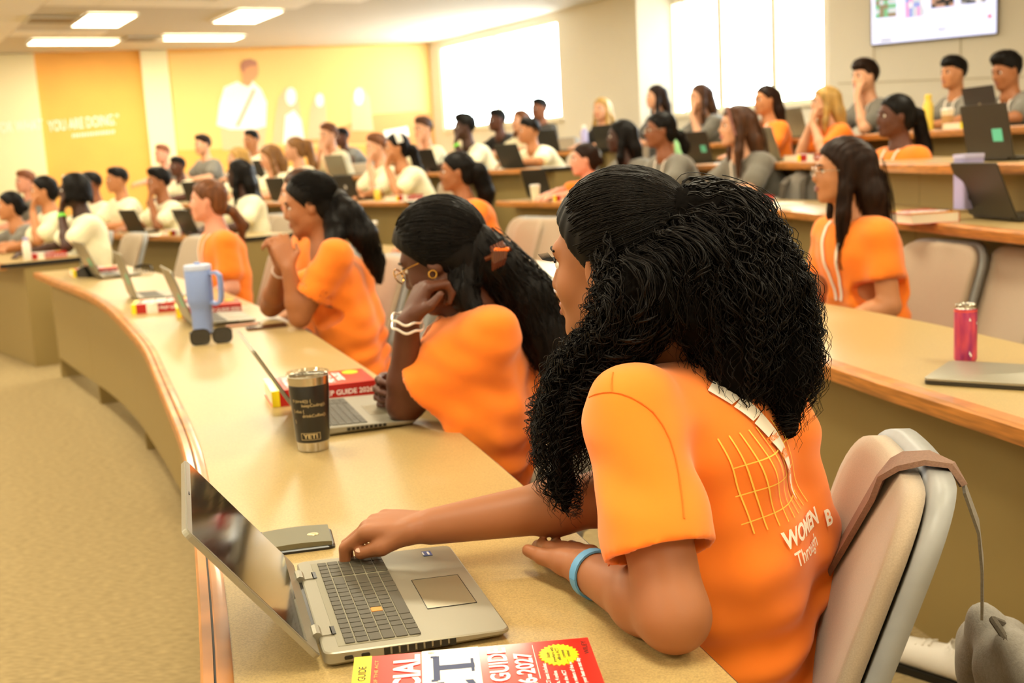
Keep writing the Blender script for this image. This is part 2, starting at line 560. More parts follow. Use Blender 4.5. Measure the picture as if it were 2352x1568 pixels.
flat('painted_figure', [(706, 320), (712, 255), (722, 222), (738, 215), (748, 235), (752, 318)], 'mural_pink', .014)
flat('painted_head', oval(734, 230, 10, 16), 'mural_white', .018)
flat('painted_figure', [(808, 300), (806, 235), (815, 205), (832, 200), (848, 222), (858, 300)], 'mural_pink', .014)
flat('painted_head', oval(824, 222, 11, 20), 'mural_white', .018)
flat('painted_brickwork', [(690, 330), (760, 300), (860, 262), (960, 255), (988, 262), (996, 330)], 'mural_rust', .011)
flat('painted_paper', [(880, 300), (935, 290), (940, 312), (885, 322)], 'mural_white', .016)
# quotation lettering
q = empty('wall_lettering', wp(170, 300), 0, 'white capital lettering of a quotation across the orange wall', 'lettering')
for body, px0, px1, py0, py1, hpx in (('FOR WHAT', -8, 100, 306, 297, 24), ('YOU ARE DOING.\u201d', 112, 274, 302, 285, 25)):
    a = wp(px0, py0, .068 if px0 < 0 else .012); b = wp(px1, py1, .068 if px0 < 0 else .012)
    v, f = text_geo(body, 1, .01)
    wmax = max(p[0] for p in v); L = np.linalg.norm(b - a)
    hz = np.linalg.norm(wp(px0, py0 - hpx) - wp(px0, py0))
    mb = MB(); put_text(mb, body, 1, a, (b - a) / L * (L / wmax), (0, 0, hz / .72), .01)
    mb.build('letters', M('wall_letters', '#fffdf5', .6), q, offs=q.location)
mb = MB()
x = 166
while x < 262:
    w = random.uniform(5, 9)
    y = 316 - (x - 166) * .1
    pts = [(x, y), (x + w * .55, y - .5), (x + w * .55, y - 8.5), (x, y - 8)]
    mb.loft([[wp(a, b, .012) for a, b in pts], [wp(a, b, .008) for a, b in pts]])
    x += w
mb.build('attribution_marks', 'wall_letters', q, offs=q.location)

# ------------------------------------------------------------------ ceiling, lights, vents
mb = MB(); mb.prism([tuple(p) for p in (K5, K4, K3, K2, K1, K0, KL2)], CEIL + .012, CEIL + .1)
ceil = struct(mb.build('ceiling', M('ceiling_void', '#cfc6b6', .9)))
e1 = np.array([.87, .493]); e2 = np.array([.493, -.87])
LA = np.array([-4.87, 15.1])
lamps = [((-4.87, 15.1), 1), ((-3.16, 15.5), 1), ((-6.02, 17.25), 0), ((-4.3, 17.6), 0)]
for i in range(-3, 6):
    for j in range(-1, 7):
        c = LA + e1 * (i * 2.75) + e2 * (j * 2.95)
        if j < 1 and i < 2 or not (-9.5 < c[0] < K3[0] - .8 and -2 < c[1] < 19): continue
        # keep inside the white walls
        s1 = (K1 - K0); s2 = (K2 - K1); s3 = (K3 - K2)
        ok = True
        for a, s in ((K0, s1), (K1, s2), (K2, s3)):
            nn = np.array([s[1], -s[0]]); nn /= np.linalg.norm(nn)
            if nn[1] > 0: nn = -nn
            if (c - a) @ nn < .9: ok = False
        if ok: lamps.append((tuple(c), 1))
def in_lamp(p):
    for c, lo in lamps:
        d = p - np.array(c); a, b = abs(d @ e1), abs(d @ e2)
        w, l = (.3, .6) if lo else (.6, .3)
        if a < w + .3 and b < l + .3: return True
    return False
LPROTO = {}
for k, (c, lo) in enumerate(lamps):
    rz = math.atan2(e1[1], e1[0]) + (0 if lo else PI / 2)
    lab = ('fluorescent ceiling panel over the far left seats' if k < 4 else 'recessed fluorescent ceiling panel further along the ceiling')
    r = empty('ceiling_light', (c[0], c[1], CEIL), rz, lab, 'ceiling light', 'ceiling light panels')
    if k < 4:
        r['label'] = ['bright rectangular ceiling panel above left lettering, nearer of the pair', 'bright rectangular ceiling panel left of the mural figure, nearer the camera', 'wide bright ceiling panel closest to the orange wall on the left', 'wide bright ceiling panel above the cream pilaster near the orange wall'][k]
    if 'd' not in LPROTO:
        m = MB(); m.box((0, 0, -.008), (.58, 1.18, .012)); d = m.build('diffuser', 'lamp_diffuser', r); LPROTO['d'] = d
        m = MB()
        for sx in (-1, 1): m.box((sx * .3, 0, -.008), (.02, 1.22, .024))
        for sy in (-1, 1): m.box((0, sy * .6, -.008), (.58, .02, .024))
        LPROTO['f'] = m.build('lamp_frame', 'lamp_frame', r)
    else:
        for q in ('d', 'f'):
            cc = LPROTO[q].copy(); COL.objects.link(cc); cc.parent = r
    ld = bpy.data.lights.new('panel_lamp', 'AREA'); ld.shape = 'RECTANGLE'; ld.size = .56; ld.size_y = 1.16
    ld.energy = LAMP_POWER; ld.color = LAMP_COL
    lo_ = bpy.data.objects.new('panel_lamp', ld); COL.objects.link(lo_); lo_.parent = r; lo_.location = (0, 0, -.03)
tile = None
for i in range(-26, 30):
    for j in range(-8, 24):
        c = LA + e1 * (i * .6 + .0) + e2 * (j * .6 + .3)
        # only tiles in view from the seats
        P = np.array([c[0], c[1], CEIL]) - CPOS
        dep = P @ CF
        if dep < 4: continue
        px = W / 2 + FPX * (P @ CR) / dep; py = H / 2 - FPX * (P @ CU) / dep
        if not (-300 < px < 2650 and -260 < py < 200): continue
        if (c - K0) @ nO > -.45: continue
        bad = False
        for a, b in ((K0, K1), (K1, K2), (K2, K3)):
            s = b - a; nn = np.array([s[1], -s[0]]) / np.linalg.norm(s)
            if nn[1] > 0: nn = -nn
            if (c - a) @ nn < .45: bad = True
        if bad or in_lamp(c): continue
        if tile is None:
            m = MB(); m.box((0, 0, .006), (.588, .588, .012)); tile = m.build('ceiling_tile', 'ceiling_white', ceil)
            o = tile
        else:
            o = tile.copy(); COL.objects.link(o); o.parent = ceil
        o.location = (c[0], c[1], CEIL); o.rotation_euler = (0, 0, math.atan2(e1[1], e1[0]))
for k, (px, py) in enumerate(((118, 44), (330, 88))):
    P = onz(px, py, CEIL)
    r = empty('ceiling_vent', (P[0], P[1], CEIL), math.atan2(e1[1], e1[0]), ['louvred brown air vent beside the nearer left ceiling panel', 'louvred brown air vent between the two far ceiling panels'][k], 'vent')
    m = MB()
    for s in (-1, 1): m.box((s * .28, 0, -.012), (.03, .59, .022)); m.box((0, s * .28, -.012), (.53, .03, .022))
    m.build('vent_frame', 'lamp_frame', r)
    for s in range(9):
        m = MB(); m.box((0, -.24 + s * .06, -.014), (.53, .035, .006), Tm((0, 0, 0)))
        m.build('slat', 'vent_metal', r)

# ------------------------------------------------------------------ wall screen
a = onwall(2003, 106, K2, K3)[2]; b = onwall(2293, 79, K2, K3)[2]
zb = (a[2] + b[2]) / 2; Lw = np.linalg.norm((b - a)[:2]); hh = Lw * .57
mid = (a + b) / 2
tv = empty('wall_screen_display', (mid[0] - nT[0] * .05, mid[1] - nT[1] * .05, zb), math.atan2(eT[1], eT[0]), 'flat wall display showing a pale slide with four small pictures', 'television')
flip = 1
m = MB(); m.box((0, .02, hh / 2), (Lw, .05, hh), bev=.006); m.build('tv_case', 'tv_frame', tv)
m = MB(); m.box((0, -.007, hh / 2), (Lw - .02, .004, hh - .02)); m.build('tv_screen', 'tv_screen', tv)
m = MB(); m.box((0, .06, hh / 2), (.4, .06, .3)); m.build('wall_bracket', 'tv_frame', tv)
def slide(px0, px1, py0, py1, mats, seed):
    rr = random.Random(seed)
    x0 = (px0 - 2003) / 290 * Lw - Lw / 2; x1 = (px1 - 2003) / 290 * Lw - Lw / 2
    sc = hh / 166 * 1.0
    z0 = (100 - py1) / 290 * Lw; z1 = (100 - py0) / 290 * Lw
    m = MB(); nx, nz = 5, 5
    for i in range(nx):
        for k in range(nz):
            m.mat(rr.randrange(len(mats)))
            m.box((x0 + (x1 - x0) * (i + .5) / nx, -.0095, z0 + (z1 - z0) * (k + .5) / nz), ((x1 - x0) / nx, .001, (z1 - z0) / nz))
    m.build('slide_picture', mats, tv)
def em(n, c): return M(n, c, .4, emit=(c, .8))
em('px_green', '#6fb58a'); em('px_brown', '#8a7a60'); em('px_pale', '#c8d6e8'); em('px_pink', '#e0a0d8'); em('px_blue', '#8fa0e8'); em('px_black', '#15131a'); em('px_skin', '#b08878'); em('px_white', '#f0f0fa'); em('px_grey', '#8c8c90'); em('px_red', '#e04858')
slide(2015, 2065, -15, 36, ['px_green', 'px_brown', 'px_pale'], 1)
slide(2085, 2130, -15, 42, ['px_pink', 'px_white', 'px_blue', 'px_pale'], 2)
slide(2145, 2197, -15, 26, ['px_black', 'px_black', 'px_skin'], 3)
slide(2212, 2268, -15, 24, ['px_grey', 'px_black', 'px_white'], 4)
for (x, y, w, h_, mt) in ((2040, 90, 26, 5, 'px_grey'), (2170, 77, 16, 4, 'px_grey'), (2276, 58, 8, 8, 'px_red')):
    m = MB(); m.box(((x - 2003) / 290 * Lw - Lw / 2, -.0095, (100 - y) / 290 * Lw), (w / 290 * Lw, .001, h_ / 290 * Lw)); m.build('slide_mark', mt, tv)

# ------------------------------------------------------------------ desks
def sweep(mb, line, prof):
    ns = normals(line)
    rings = [[(p[0] + n[0] * o, p[1] + n[1] * o, z) for o, z in prof] for p, n in zip(line, ns)]
    mb.loft(rings)
    return mb
def desk(row, label, depth=.6, double=False, gap=.005, setback=.17, seg=1.25):
    line, z, fz = ROWS[row]
    ns = normals(line)
    base = line[len(line) // 2]
    r = empty('lecture_desk', (base[0], base[1], fz if row != 'R1' else 0), 0, label, 'desk')
    L = r.location
    def bld(mbx, nm, mt, sm=False): return mbx.build(nm, mt, r, smooth=sm, offs=L, angle=.6)
    if double:
        bld(sweep(MB(), line, [(.003, z - .04), (0, z - .034), (0, z - .005), (.004, z), (.0165, z), (.0165, z - .04)]), 'edge_strip', 'wood_edge', True)
        bld(sweep(MB(), line, [(.0165, z - .02), (.0165, z - .004), (.0195, z - .004), (.0195, z - .02)]), 'cable_groove', 'black_edge')
        bld(sweep(MB(), line, [(.0195, z - .03), (.0195, z - .001), (.022, z + .001), (.038, z + .001), (.04, z), (.04, z - .03)]), 'edge_strip', 'wood_edge', True)
        w0 = .04
    else:
        bld(sweep(MB(), line, [(.004, z - .045), (0, z - .038), (0, z - .008), (.008, z), (.045, z), (.045, z - .045)]), 'edge_strip', 'wood_edge', True)
        w0 = .045
    bld(sweep(MB(), line, [(w0, z - .03), (w0, z - .0008), (depth, z - .0008), (depth, z - .03)]), 'worktop', 'laminate')
    bld(sweep(MB(), line, [(depth, z - .03), (depth, z - .001), (depth + .003, z - .003), (depth + .003, z - .028)]), 'rear_edge', 'black_edge')
    for i, sg in ((0, -1), (-1, 1)):
        t = np.array([-ns[i][1], ns[i][0]]) * sg
        p = line[i]
        q = [p + ns[i] * .0, p + ns[i] * (depth + .003), p + ns[i] * (depth + .003) + t * .004, p + t * .004]
        m = MB(); m.prism([tuple(a) for a in q], z - .034, z - .001); bld(m, 'end_edge', 'black_edge')
        q = [p + ns[i] * setback - t * .04, p + ns[i] * (depth - .03) - t * .04, p + ns[i] * (depth - .03) - t * .012, p + ns[i] * setback - t * .012]
        m = MB(); m.prism([tuple(a) for a in q], fz, z - .03); bld(m, 'end_panel', 'panel')
    n = max(1, round(len(line) * .14 / seg)); cuts = [int(round(k * (len(line) - 1) / n)) for k in range(n + 1)]
    for k in range(n):
        sub = [a + 0 for a in line[cuts[k]:cuts[k + 1] + 1]]
        ns_ = ns[cuts[k]:cuts[k + 1] + 1]
        d0 = (sub[1] - sub[0]) / np.linalg.norm(sub[1] - sub[0]); d1 = (sub[-1] - sub[-2]) / np.linalg.norm(sub[-1] - sub[-2])
        rings = []
        for q_, (p, nn) in enumerate(zip(sub, ns_)):
            sh = d0 * (.045 if k == 0 else .0025) if q_ == 0 else (-d1 * (.045 if k == n - 1 else .0025) if q_ == len(sub) - 1 else 0)
            pp = p + sh
            o0, o1 = (setback, setback + .02)
            rings.append([(pp[0] + nn[0] * o0, pp[1] + nn[1] * o0, fz - (0 if gap > .1 else fz - PANEL0[row]) + gap), (pp[0] + nn[0] * o0, pp[1] + nn[1] * o0, z - .032), (pp[0] + nn[0] * o1, pp[1] + nn[1] * o1, z - .032), (pp[0] + nn[0] * o1, pp[1] + nn[1] * o1, fz - (0 if gap > .1 else fz - PANEL0[row]) + gap)])
        m = MB(); m.loft(rings); bld(m, 'front_panel', 'panel')
        if k:
            p, nn = line[cuts[k]], ns[cuts[k]]; t = np.array([-nn[1], nn[0]])
            q = [p + nn * (setback + .022) - t * .012, p + nn * (depth - .12) - t * .012, p + nn * (depth - .12) + t * .012, p + nn * (setback + .022) + t * .012]
            m = MB(); m.prism([tuple(a) for a in q], fz, z - .03); bld(m, 'support_leg', 'panel')
    return r
PANEL0 = {'R1': 0, 'R2': 0, 'R3': .26, 'R4': .46, 'R5': .62, 'C1': 0, 'C2': .02, 'C3': .26, 'C4': .46, 'C5': .62}
desk('R1', 'long curved tan front desk with double wooden edge strip, under the near laptop', double=True, gap=.14, setback=.10)
desk('R2', 'tan desk with wooden edge behind the curly haired girl, holding the pink can', setback=.19)
desk('R3', 'third row desk on the right, holding the lavender box and large dark laptop')
desk('R4', 'fourth row desk on the right, holding the laptop with a teal sticker')
desk('R5', 'highest desk on the right, below the wall display')
desk('C1', 'tan front desk at far left with black end edge, across the aisle')
desk('C2', 'second row desk across the aisle, behind the girl with the brown braid')
desk('C3', 'third row desk across the aisle, holding the black laptop with round logo')
desk('C4', 'fourth row desk across the aisle, in front of the boy resting on folded arms')
desk('C5', 'rearmost desk across the aisle, before the mural')

# ------------------------------------------------------------------ chair
def bent_pad(mb, w, h, t, r, x0, bend, lean, z0, nx=12, nz=12, puff=.0, T=None, flare=0, rimf=.35):
    """upright cushion: local y across, z up, x = front normal; rounded corners, curved in plan"""
    def P(u, v, side):
        # squircle mapping to rounded rectangle
        a = u * w / 2; b = v * h / 2
        ax, bz = abs(a) - (w / 2 - r), abs(b) - (h / 2 - r)
        if ax > 0 and bz > 0:
            m = max(ax, bz); l = math.hypot(ax, bz)
            if l > 1e-9:
                ax, bz = ax * m / l, bz * m / l
            a = math.copysign(w / 2 - r + ax, a); b = math.copysign(h / 2 - r + bz, b)
        ed = max(abs(u), abs(v))
        rim = (1 - ed ** 8)
        x = x0 + bend * (a / (w / 2)) ** 2 + side * (t / 2) * (rimf + (1 - rimf) * rim) + puff * (1 - u * u) * (1 - v * v) * (side > 0)
        x += flare * max(0, v) ** 3
        z = z0 + h / 2 + b
        x -= lean * (z - z0)
        return (x, a, z)
    us = [-1 + 2 * i / nx for i in range(nx + 1)]; vs = [-1 + 2 * k / nz for k in range(nz + 1)]
    us = [math.copysign(abs(u) ** .8, u) for u in us]; vs = [math.copysign(abs(u) ** .8, u) for u in vs]
    v = [P(u, w_, s) for s in (1, -1) for w_ in vs for u in us]
    N = (nx + 1) * (nz + 1); f = []
    for k in range(nz):
        for i in range(nx):
            a = k * (nx + 1) + i
            f.append((a, a + 1, a + nx + 2, a + nx + 1)); f.append((N + a, N + a + nx + 1, N + a + nx + 2, N + a + 1))
    bd = [i for i in range(nx)] + [k * (nx + 1) + nx for k in range(nz)] + [nz * (nx + 1) + i for i in range(nx, 0, -1)] + [k * (nx + 1) for k in range(nz, 0, -1)]
    for i in range(len(bd)):
        a, b = bd[i], bd[(i + 1) % len(bd)]
        f.append((b, a, N + a, N + b))
    return mb.add(v, f, T)
def make_chair():
    """sitter faces +x; origin on the floor under the seat"""
    r = empty('lecture_chair')
    m = MB(); bent_pad(m, .452, .44, .034, .085, -.20, .022, .36, .455, 16, 16, .005, rimf=.75); m.build('back_pad', 'chair_pad', r, True, angle=0)
    m = MB(); bent_pad(m, .474, .462, .036, .093, -.2275, .022, .36, .442, 16, 16, 0, rimf=.8); m.build('back_shell', 'chair_shell', r, True, angle=0)
    m = MB(); bent_pad(m, .47, .46, .06, .1, 0, .0, 0, 0, 12, 12, .012, T=Matrix(((0, 0, 1, -.20), (0, 1, 0, 0), (1, 0, 0, .43), (0, 0, 0, 1))))
    m.build('seat', 'chair_pad', r, True, angle=0)
    m = MB()
    for s in (-1, 1):
        m.tube([(-.02, s * .10, .385), (-.20, s * .11, .39), (-.285, s * .11, .44), (-.345, s * .10, .60)], [.016, .018, .018, .012], 8)
    m.build('back_support', 'chair_shell', r, True)
    m = MB(); m.lathe([(.10, .37), (.11, .395)], 16); m.box((0, 0, .375), (.24, .24, .03), bev=.01); m.build('seat_plate', 'chair_dark', r)
    m = MB(); m.lathe([(.03, .08), (.03, .25), (.02, .252), (.02, .37)], 14); m.build('gas_stem', 'chair_dark', r, True)
    arm = None; cs = None
    for k in range(5):
        a = 2 * PI * k / 5 + .3
        if arm is None:
            m = MB(); m.tube([(.0, 0, .10), (.12, 0, .095), (.30, 0, .07)], [.026, .022, .015], 8); arm = m.build('base_arm', 'chair_dark', r, True); o = arm
            m = MB(); m.lathe([(.012, -.011), (.026, -.011), (.03, -.006), (.03, .006), (.026, .011), (.012, .011)], 14, T=Matrix.Translation((.30, 0, .03)) @ Matrix.Rotation(PI / 2, 4, 'X'))
            m.tube([(.30, 0, .03), (.30, 0, .072)], .008, 6)
            cs = m.build('caster', 'caster', r, True); c = cs
        else:
            o = arm.copy(); COL.objects.link(o); c = cs.copy(); COL.objects.link(c)
        o.rotation_euler = (0, 0, a); c.rotation_euler = (0, 0, a)
    return r
CHAIR = make_chair(); CHAIR_USED = [False]
def chair(x, y, z, face, label, group='lecture chairs'):
    if not CHAIR_USED[0]:
        o = CHAIR; CHAIR_USED[0] = True
    else:
        o = copy_tree(CHAIR)
    o.location = (x, y, z); o.rotation_euler = (0, 0, face)
    return tag(o, label, 'chair', group)

# ------------------------------------------------------------------ laptops
def laptop(name='laptop', detail=False, lid=118, body='laptop_silver', lidmat=None, sticker=None, wdt=.357, dep=.238, ll=.232, logo=None):
    """hinge along local y at x=0, front edge at +x (towards the user)"""
    r = empty(name)
    lidmat = lidmat or body
    tilt = math.atan2(.007, dep)
    TB = Matrix.Translation((0, 0, 0))
    poly = rrect(dep, wdt, .012, 4, dep / 2, 0)
    m = MB()
    zt = lambda x: .0215 - .007 * x / dep
    m.loft([[(x, y, .003 + .006 * max(0, x / dep - .5)) for x, y in rrect(dep - .01, wdt - .01, .010, 4, dep / 2, 0)], [(x, y, .007 + .003 * x / dep) for x, y in poly], [(x, y, zt(x) - .0015) for x, y in poly], [(x, y, zt(x)) for x, y in rrect(dep - .004, wdt - .004, .011, 4, dep / 2, 0)]])
    base = m.build('base', body, r, True, angle=.5)
    m = MB()
    for x in (.03, dep - .03): m.box((x, 0, .0015 + .002 * (x > .1)), (.012, wdt * .8, .004))
    m.build('rubber_feet', 'rubber', r)
    TK = Matrix.Translation((0, 0, .0217)) @ Matrix.Rotation(tilt, 4, 'Y')
    rows = [(.030, .0125, [1] * 19), (.0445, .015, [1] * 13 + [2] + [-.3] + [1] * 4), (.0612, .015, [1.5] + [1] * 12 + [1.5] + [-.3] + [1] * 4), (.078, .015, [1.75] + [1] * 11 + [2.25] + [-.3] + [1] * 4), (.0947, .015, [2.25] + [1] * 10 + [1.65, 1.1] + [-.3] + [1] * 4), (.1115, .015, [1.25, 1, 1, 1.25, 5.4, 1.25, 1.25, 1.1, .75, .75] + [-.3] + [1] * 4)]
    if detail:
        kz = {}
        m = MB(); m.box((.0715, 0, -.0001), (.103, .322, .0006), TK); m.build('keyboard_well', M('key_well', '#8c866f', .45), base)
        for ri, (x, hgt, ws) in enumerate(rows):
            tot = sum(abs(a) for a in ws); u = .316 / tot; y = -.158
            for ki, a in enumerate(ws):
                if a > 0:
                    key = (round(a * u, 4), hgt)
                    if key not in kz:
                        m = MB(); m.loft([[(p[0], p[1], 0) for p in rrect(hgt, a * u - .0022, .0012, 1)], [(p[0], p[1], .0010) for p in rrect(hgt, a * u - .0022, .0012, 1)], [(p[0], p[1], .0013) for p in rrect(hgt - .0008, a * u - .003, .001, 1)]])
                        me = m.build('key', 'keycap', base); kz[key] = me; o = me
                    else:
                        o = kz[key].copy(); COL.objects.link(o)
                    if ri == 3 and ki == 5:
                        o.data = o.data.copy(); o.data.materials.clear(); o.data.materials.append(MC['keycap_orange'])
                    o.matrix_local = TK @ Matrix.Translation((x + hgt / 2 - .0075 + .007, y + a * u / 2, .0004))
                y += abs(a) * u
        m = MB(); m.box((.185, -.018, .0001), (.068, .115, .0006), TK); m.build('touchpad', M('touchpad', '#9a9176', .3, metal=.6), base)
        m = MB()
        for dx, dy, sx, sy in ((0, -.0578, .068, .0008), (0, .0578, .068, .0008), (-.034, 0, .0008, .115), (.034, 0, .0008, .115)): m.box((.185 + dx, -.018 + dy, .0004), (sx, sy, .0006), TK)
        m.build('touchpad_outline', 'bezel', base)
        for i in range(9):
            m = MB(); m.box((.078 + i * .0105, -wdt / 2, .0125 - i * .0002), (.0078, .003, .0085)); m.build('vent_slot', 'bezel', base)
        for i in range(2):
            m = MB(); m.prism([(p[0], p[1]) for p in rrect(.011, .0045, .002, 3)], 0, .002, Matrix.Translation((.030 + i * .021, -wdt / 2 - .0006, .0125)) @ Matrix.Rotation(-PI / 2, 4, 'X') @ Matrix.Translation((0, 0, -.001))); m.build('usb_port', 'bezel', base)
        m = MB(); m.box((.196, .148, .0003), (.014, .022, .0004), TK); m.build('sticker', 'blue_sticker', base)
        m = MB(); m.box((.190, .148, .0006), (.0022, .012, .0004), TK); m.box((.198, .148, .0006), (.003, .014, .0004), TK); m.build('sticker_print', 'white_print', base)
    else:
        m = MB()
        for x, hgt, ws in rows:
            tot = sum(abs(a) for a in ws); u = .316 / tot; y = -.158
            for a in ws:
                if a > 0: m.box((x + hgt / 2, y + a * u / 2, .0008), (hgt, a * u - .0022, .0012), TK)
                y += abs(a) * u
        m.build('keyboard', 'keycap', r)
        m = MB(); m.box((.185, -.018, .0001), (.07, .115, .0006), TK); m.build('touchpad', M('touchpad', '#9a9176', .3, metal=.6), r)
        m = MB()
        for i in range(9): m.box((.078 + i * .0105, -wdt / 2, .0125), (.0078, .003, .007))
        m.build('vent_slots', 'bezel', r)
    # lid: built standing (x = thickness, z = height) then leaned back
    th = math.radians(lid - 90)
    TL = Matrix.Translation((-.004, 0, .018)) @ Matrix.Rotation(-th, 4, 'Y')
    RY = Matrix.Rotation(-PI / 2, 4, 'Y')
    def slab(w, h, rr, x0, x1, zc, ch=0):
        mm = MB(); mm.loft([[(x0 + 0 * a, b, zc + a) for a, b in rrect(h, w, rr, 4)], [(x1, b, zc + a) for a, b in rrect(h, w, rr, 4)]], TL); return mm
    l = slab(wdt, ll, .010, -.0065, 0, ll / 2).build('lid', lidmat, r)
    slab(wdt - .004, ll - .004, .009, 0, .0012, ll / 2).build('bezel', body if detail else 'bezel', l)
    slab(wdt - (.012 if detail else .014), ll - .034, .003, .0011, .0016, ll / 2 + .0125 - (.005 if detail else 0)).build('display', 'screen', l)
    if detail:
        m = MB(); m.box((.0016, 0, ll - .006), (.0008, .012, .002), TL); m.build('webcam', 'bezel', l)
        for s in (-1, 1):
            m = MB(); m.tube([(-.002, s * (wdt / 2 - .055), .0205), (-.002, s * (wdt / 2 - .085), .0205)], .0075, 10); m.box((.008, s * (wdt / 2 - .07), .0205), (.02, .026, .004)); m.build('hinge', body, r)
            m = MB(); m.box((.0195, s * (wdt / 2 - .07), .0214), (.006, .026, .0022)); m.build('hinge_gap', 'bezel', r)
        m = MB(); m.box((-.003, 0, .013), (.006, wdt - .16, .012)); m.build('hinge_cover', 'bezel', r)
    else:
        m = MB(); m.box((-.002, 0, .014), (.012, wdt * .75, .012)); m.build('hinge', 'bezel', r)
    if sticker:
        m = MB(); m.box((-.0068, -wdt * .24, ll * .42), (.0008, .075, .055), TL); m.build('sticker', sticker, l)
    if logo:
        m = MB(); m.lathe([(0.001, -.0004), (.018, -.0004), (.018, .0004), (0.001, .0004)], 18, T=TL @ Matrix.Translation((-.0068, 0, ll * .5)) @ Matrix.Rotation(PI / 2, 4, 'Y')); m.build('round_logo', logo, l)
    return r
def place(o, loc, rz, label=None, cat=None, group=None):
    o.location = [float(a) for a in loc]; o.rotation_euler = (0, 0, rz)
    return tag(o, label, cat, group)

# ------------------------------------------------------------------ prep book
def book(detail=False, hx=.276, wy=.206, t=.042):
    """x: head to foot of the cover, y: spine to fore-edge, cover facing up"""
    r = empty('prep_book')
    m = MB(); m.box((hx / 2, wy / 2 - .002, t / 2), (hx - .006, wy - .008, t - .004)); m.build('page_block', 'pages', r)
    m = MB(); m.box((hx / 2, wy / 2, .001), (hx, wy, .002)); m.build('back_cover', 'book_red', r)
    c0 = MB(); c0.box((hx / 2, wy / 2, t - .001), (hx, wy, .002)); cov = c0.build('front_cover', 'book_red', r)
    m = MB(); m.box((hx / 2, .0008, t / 2), (hx, .003, t)); sp = m.build('spine', 'book_red_dark', r)
    z = t + .0003
    def band(nm, x0, x1, mt, par=cov, y0=0, y1=wy):
        mm = MB(); mm.box(((x0 + x1) / 2, (y0 + y1) / 2, z), (x1 - x0, y1 - y0, .0006)); return mm.build(nm, mt, par)
    band('yellow_band', 0, .0205, 'book_yellow'); band('white_band', .0787, .145, 'book_white')
    m = MB(); m.box((.010, -.0008, t / 2), (.0205, .0006, t)); m.build('spine_yellow', 'book_yellow', sp)
    m = MB(); m.box((.09, -.0008, t / 2), (.05, .0006, t)); m.build('spine_white', 'book_white', sp)
    m = MB(); put_text(m, 'PREP GUIDE 2026-2027', .019, (.122, -.0014, t / 2 - .007), (1, 0, 0), (0, 0, 1), .01); m.build('spine_title', 'white_print', sp)
    zt = z + .0005
    def txt(mm, s, size, x, y, bold=0, al='RIGHT', sx=1): put_text(mm, s, size, (x, y, zt), (0, 1, 0), (-1, 0, 0), bold, al, sx)
    def line(nm, s, size, x, y, mt, bold=0, sx=1):
        mm = MB(); txt(mm, s, size, x, y, bold, sx=sx); return mm.build(nm, mt, cov)
    ye = wy - .008
    n = 24; sb = []
    for i in range(2 * n):
        a = PI * i / n; rr = 1 if i % 2 else .86
        sb.append((.236 + .0235 * rr * math.cos(a), wy - .042 + .030 * rr * math.sin(a)))
    m = MB(); m.prism(sb, t, t + .0008); m.build('starburst', 'book_yellow', cov)
    line('official_line', 'OFFICIAL', .0415, .0755, ye, 'white_print', .03, 1.02)
    line('guide_line', 'PREP GUIDE', .0300, .1755, ye - .002, 'white_print', .025, 1.0)
    line('year_line', '2026-2027', .0280, .2040, ye - .022, 'white_print', .025, 1.0)
    line('cover_title', 'ACT', .067, .1378, ye - .009, 'book_navy', .012, 1.62)
    if not detail: return r
    m = MB()
    m.box((.0925, ye - .0115, zt), (.0075, .005, .0004)); m.box((.1362, ye - .0405, zt), (.0035, .034, .0004)); m.box((.0925, ye - .0735, zt), (.0075, .005, .0004))
    m.build('title_serif', 'book_navy', cov)['kind'] = 'stuff'
    line('band_lettering', 'THE ONLY OFFICIAL PREP GUIDE', .0125, .0150, ye - .020, 'ink', .015, 1.05)
    line('makers_line', 'FROM THE MAKERS OF THE ACT', .0058, .0285, ye - .006, M('gold_ink', '#f0b35a', .5), 0, 2.0)
    line('trademark', '\u00ae', .010, .0935, wy - .003, 'book_navy')
    m = MB(); m.box((.2085, wy - .055, zt), (.0006, .09, .0003)); m.build('cover_rule', 'white_print', cov)
    for k, s in enumerate(('This ACT guide with ACT tests includes:', '9 practice tests, 4 online', 'The most from the ACT', 'Tips from the makers of the ACT', 'Advice to do your best on test day')):
        line('blurb_line', s, .0064, .2185 + k * .0098, wy - .062 - (.022 if k in (1, 2) else (-.006 if k > 2 else 0)), 'white_print', .012, 1.15)
    zt = t + .0012
    for k, s in enumerate(('Study', 'anywhere with', 'official ACT', 'content', 'online!')):
        m = MB(); put_text(m, s, .0058, (.2255 + k * .0058, wy - .042, zt), (0, 1, 0), (-1, 0, 0), .006, 'CENTER', 1.2); m.build('starburst_line', 'ink', cov)
    m = MB(); put_text(m, 'WILEY', .0085, (.2715, wy - .010, t + .0008), (0, 1, 0), (-1, 0, 0), 0, 'RIGHT', 1.5); m.build('publisher_name', 'ink', cov)
    return r

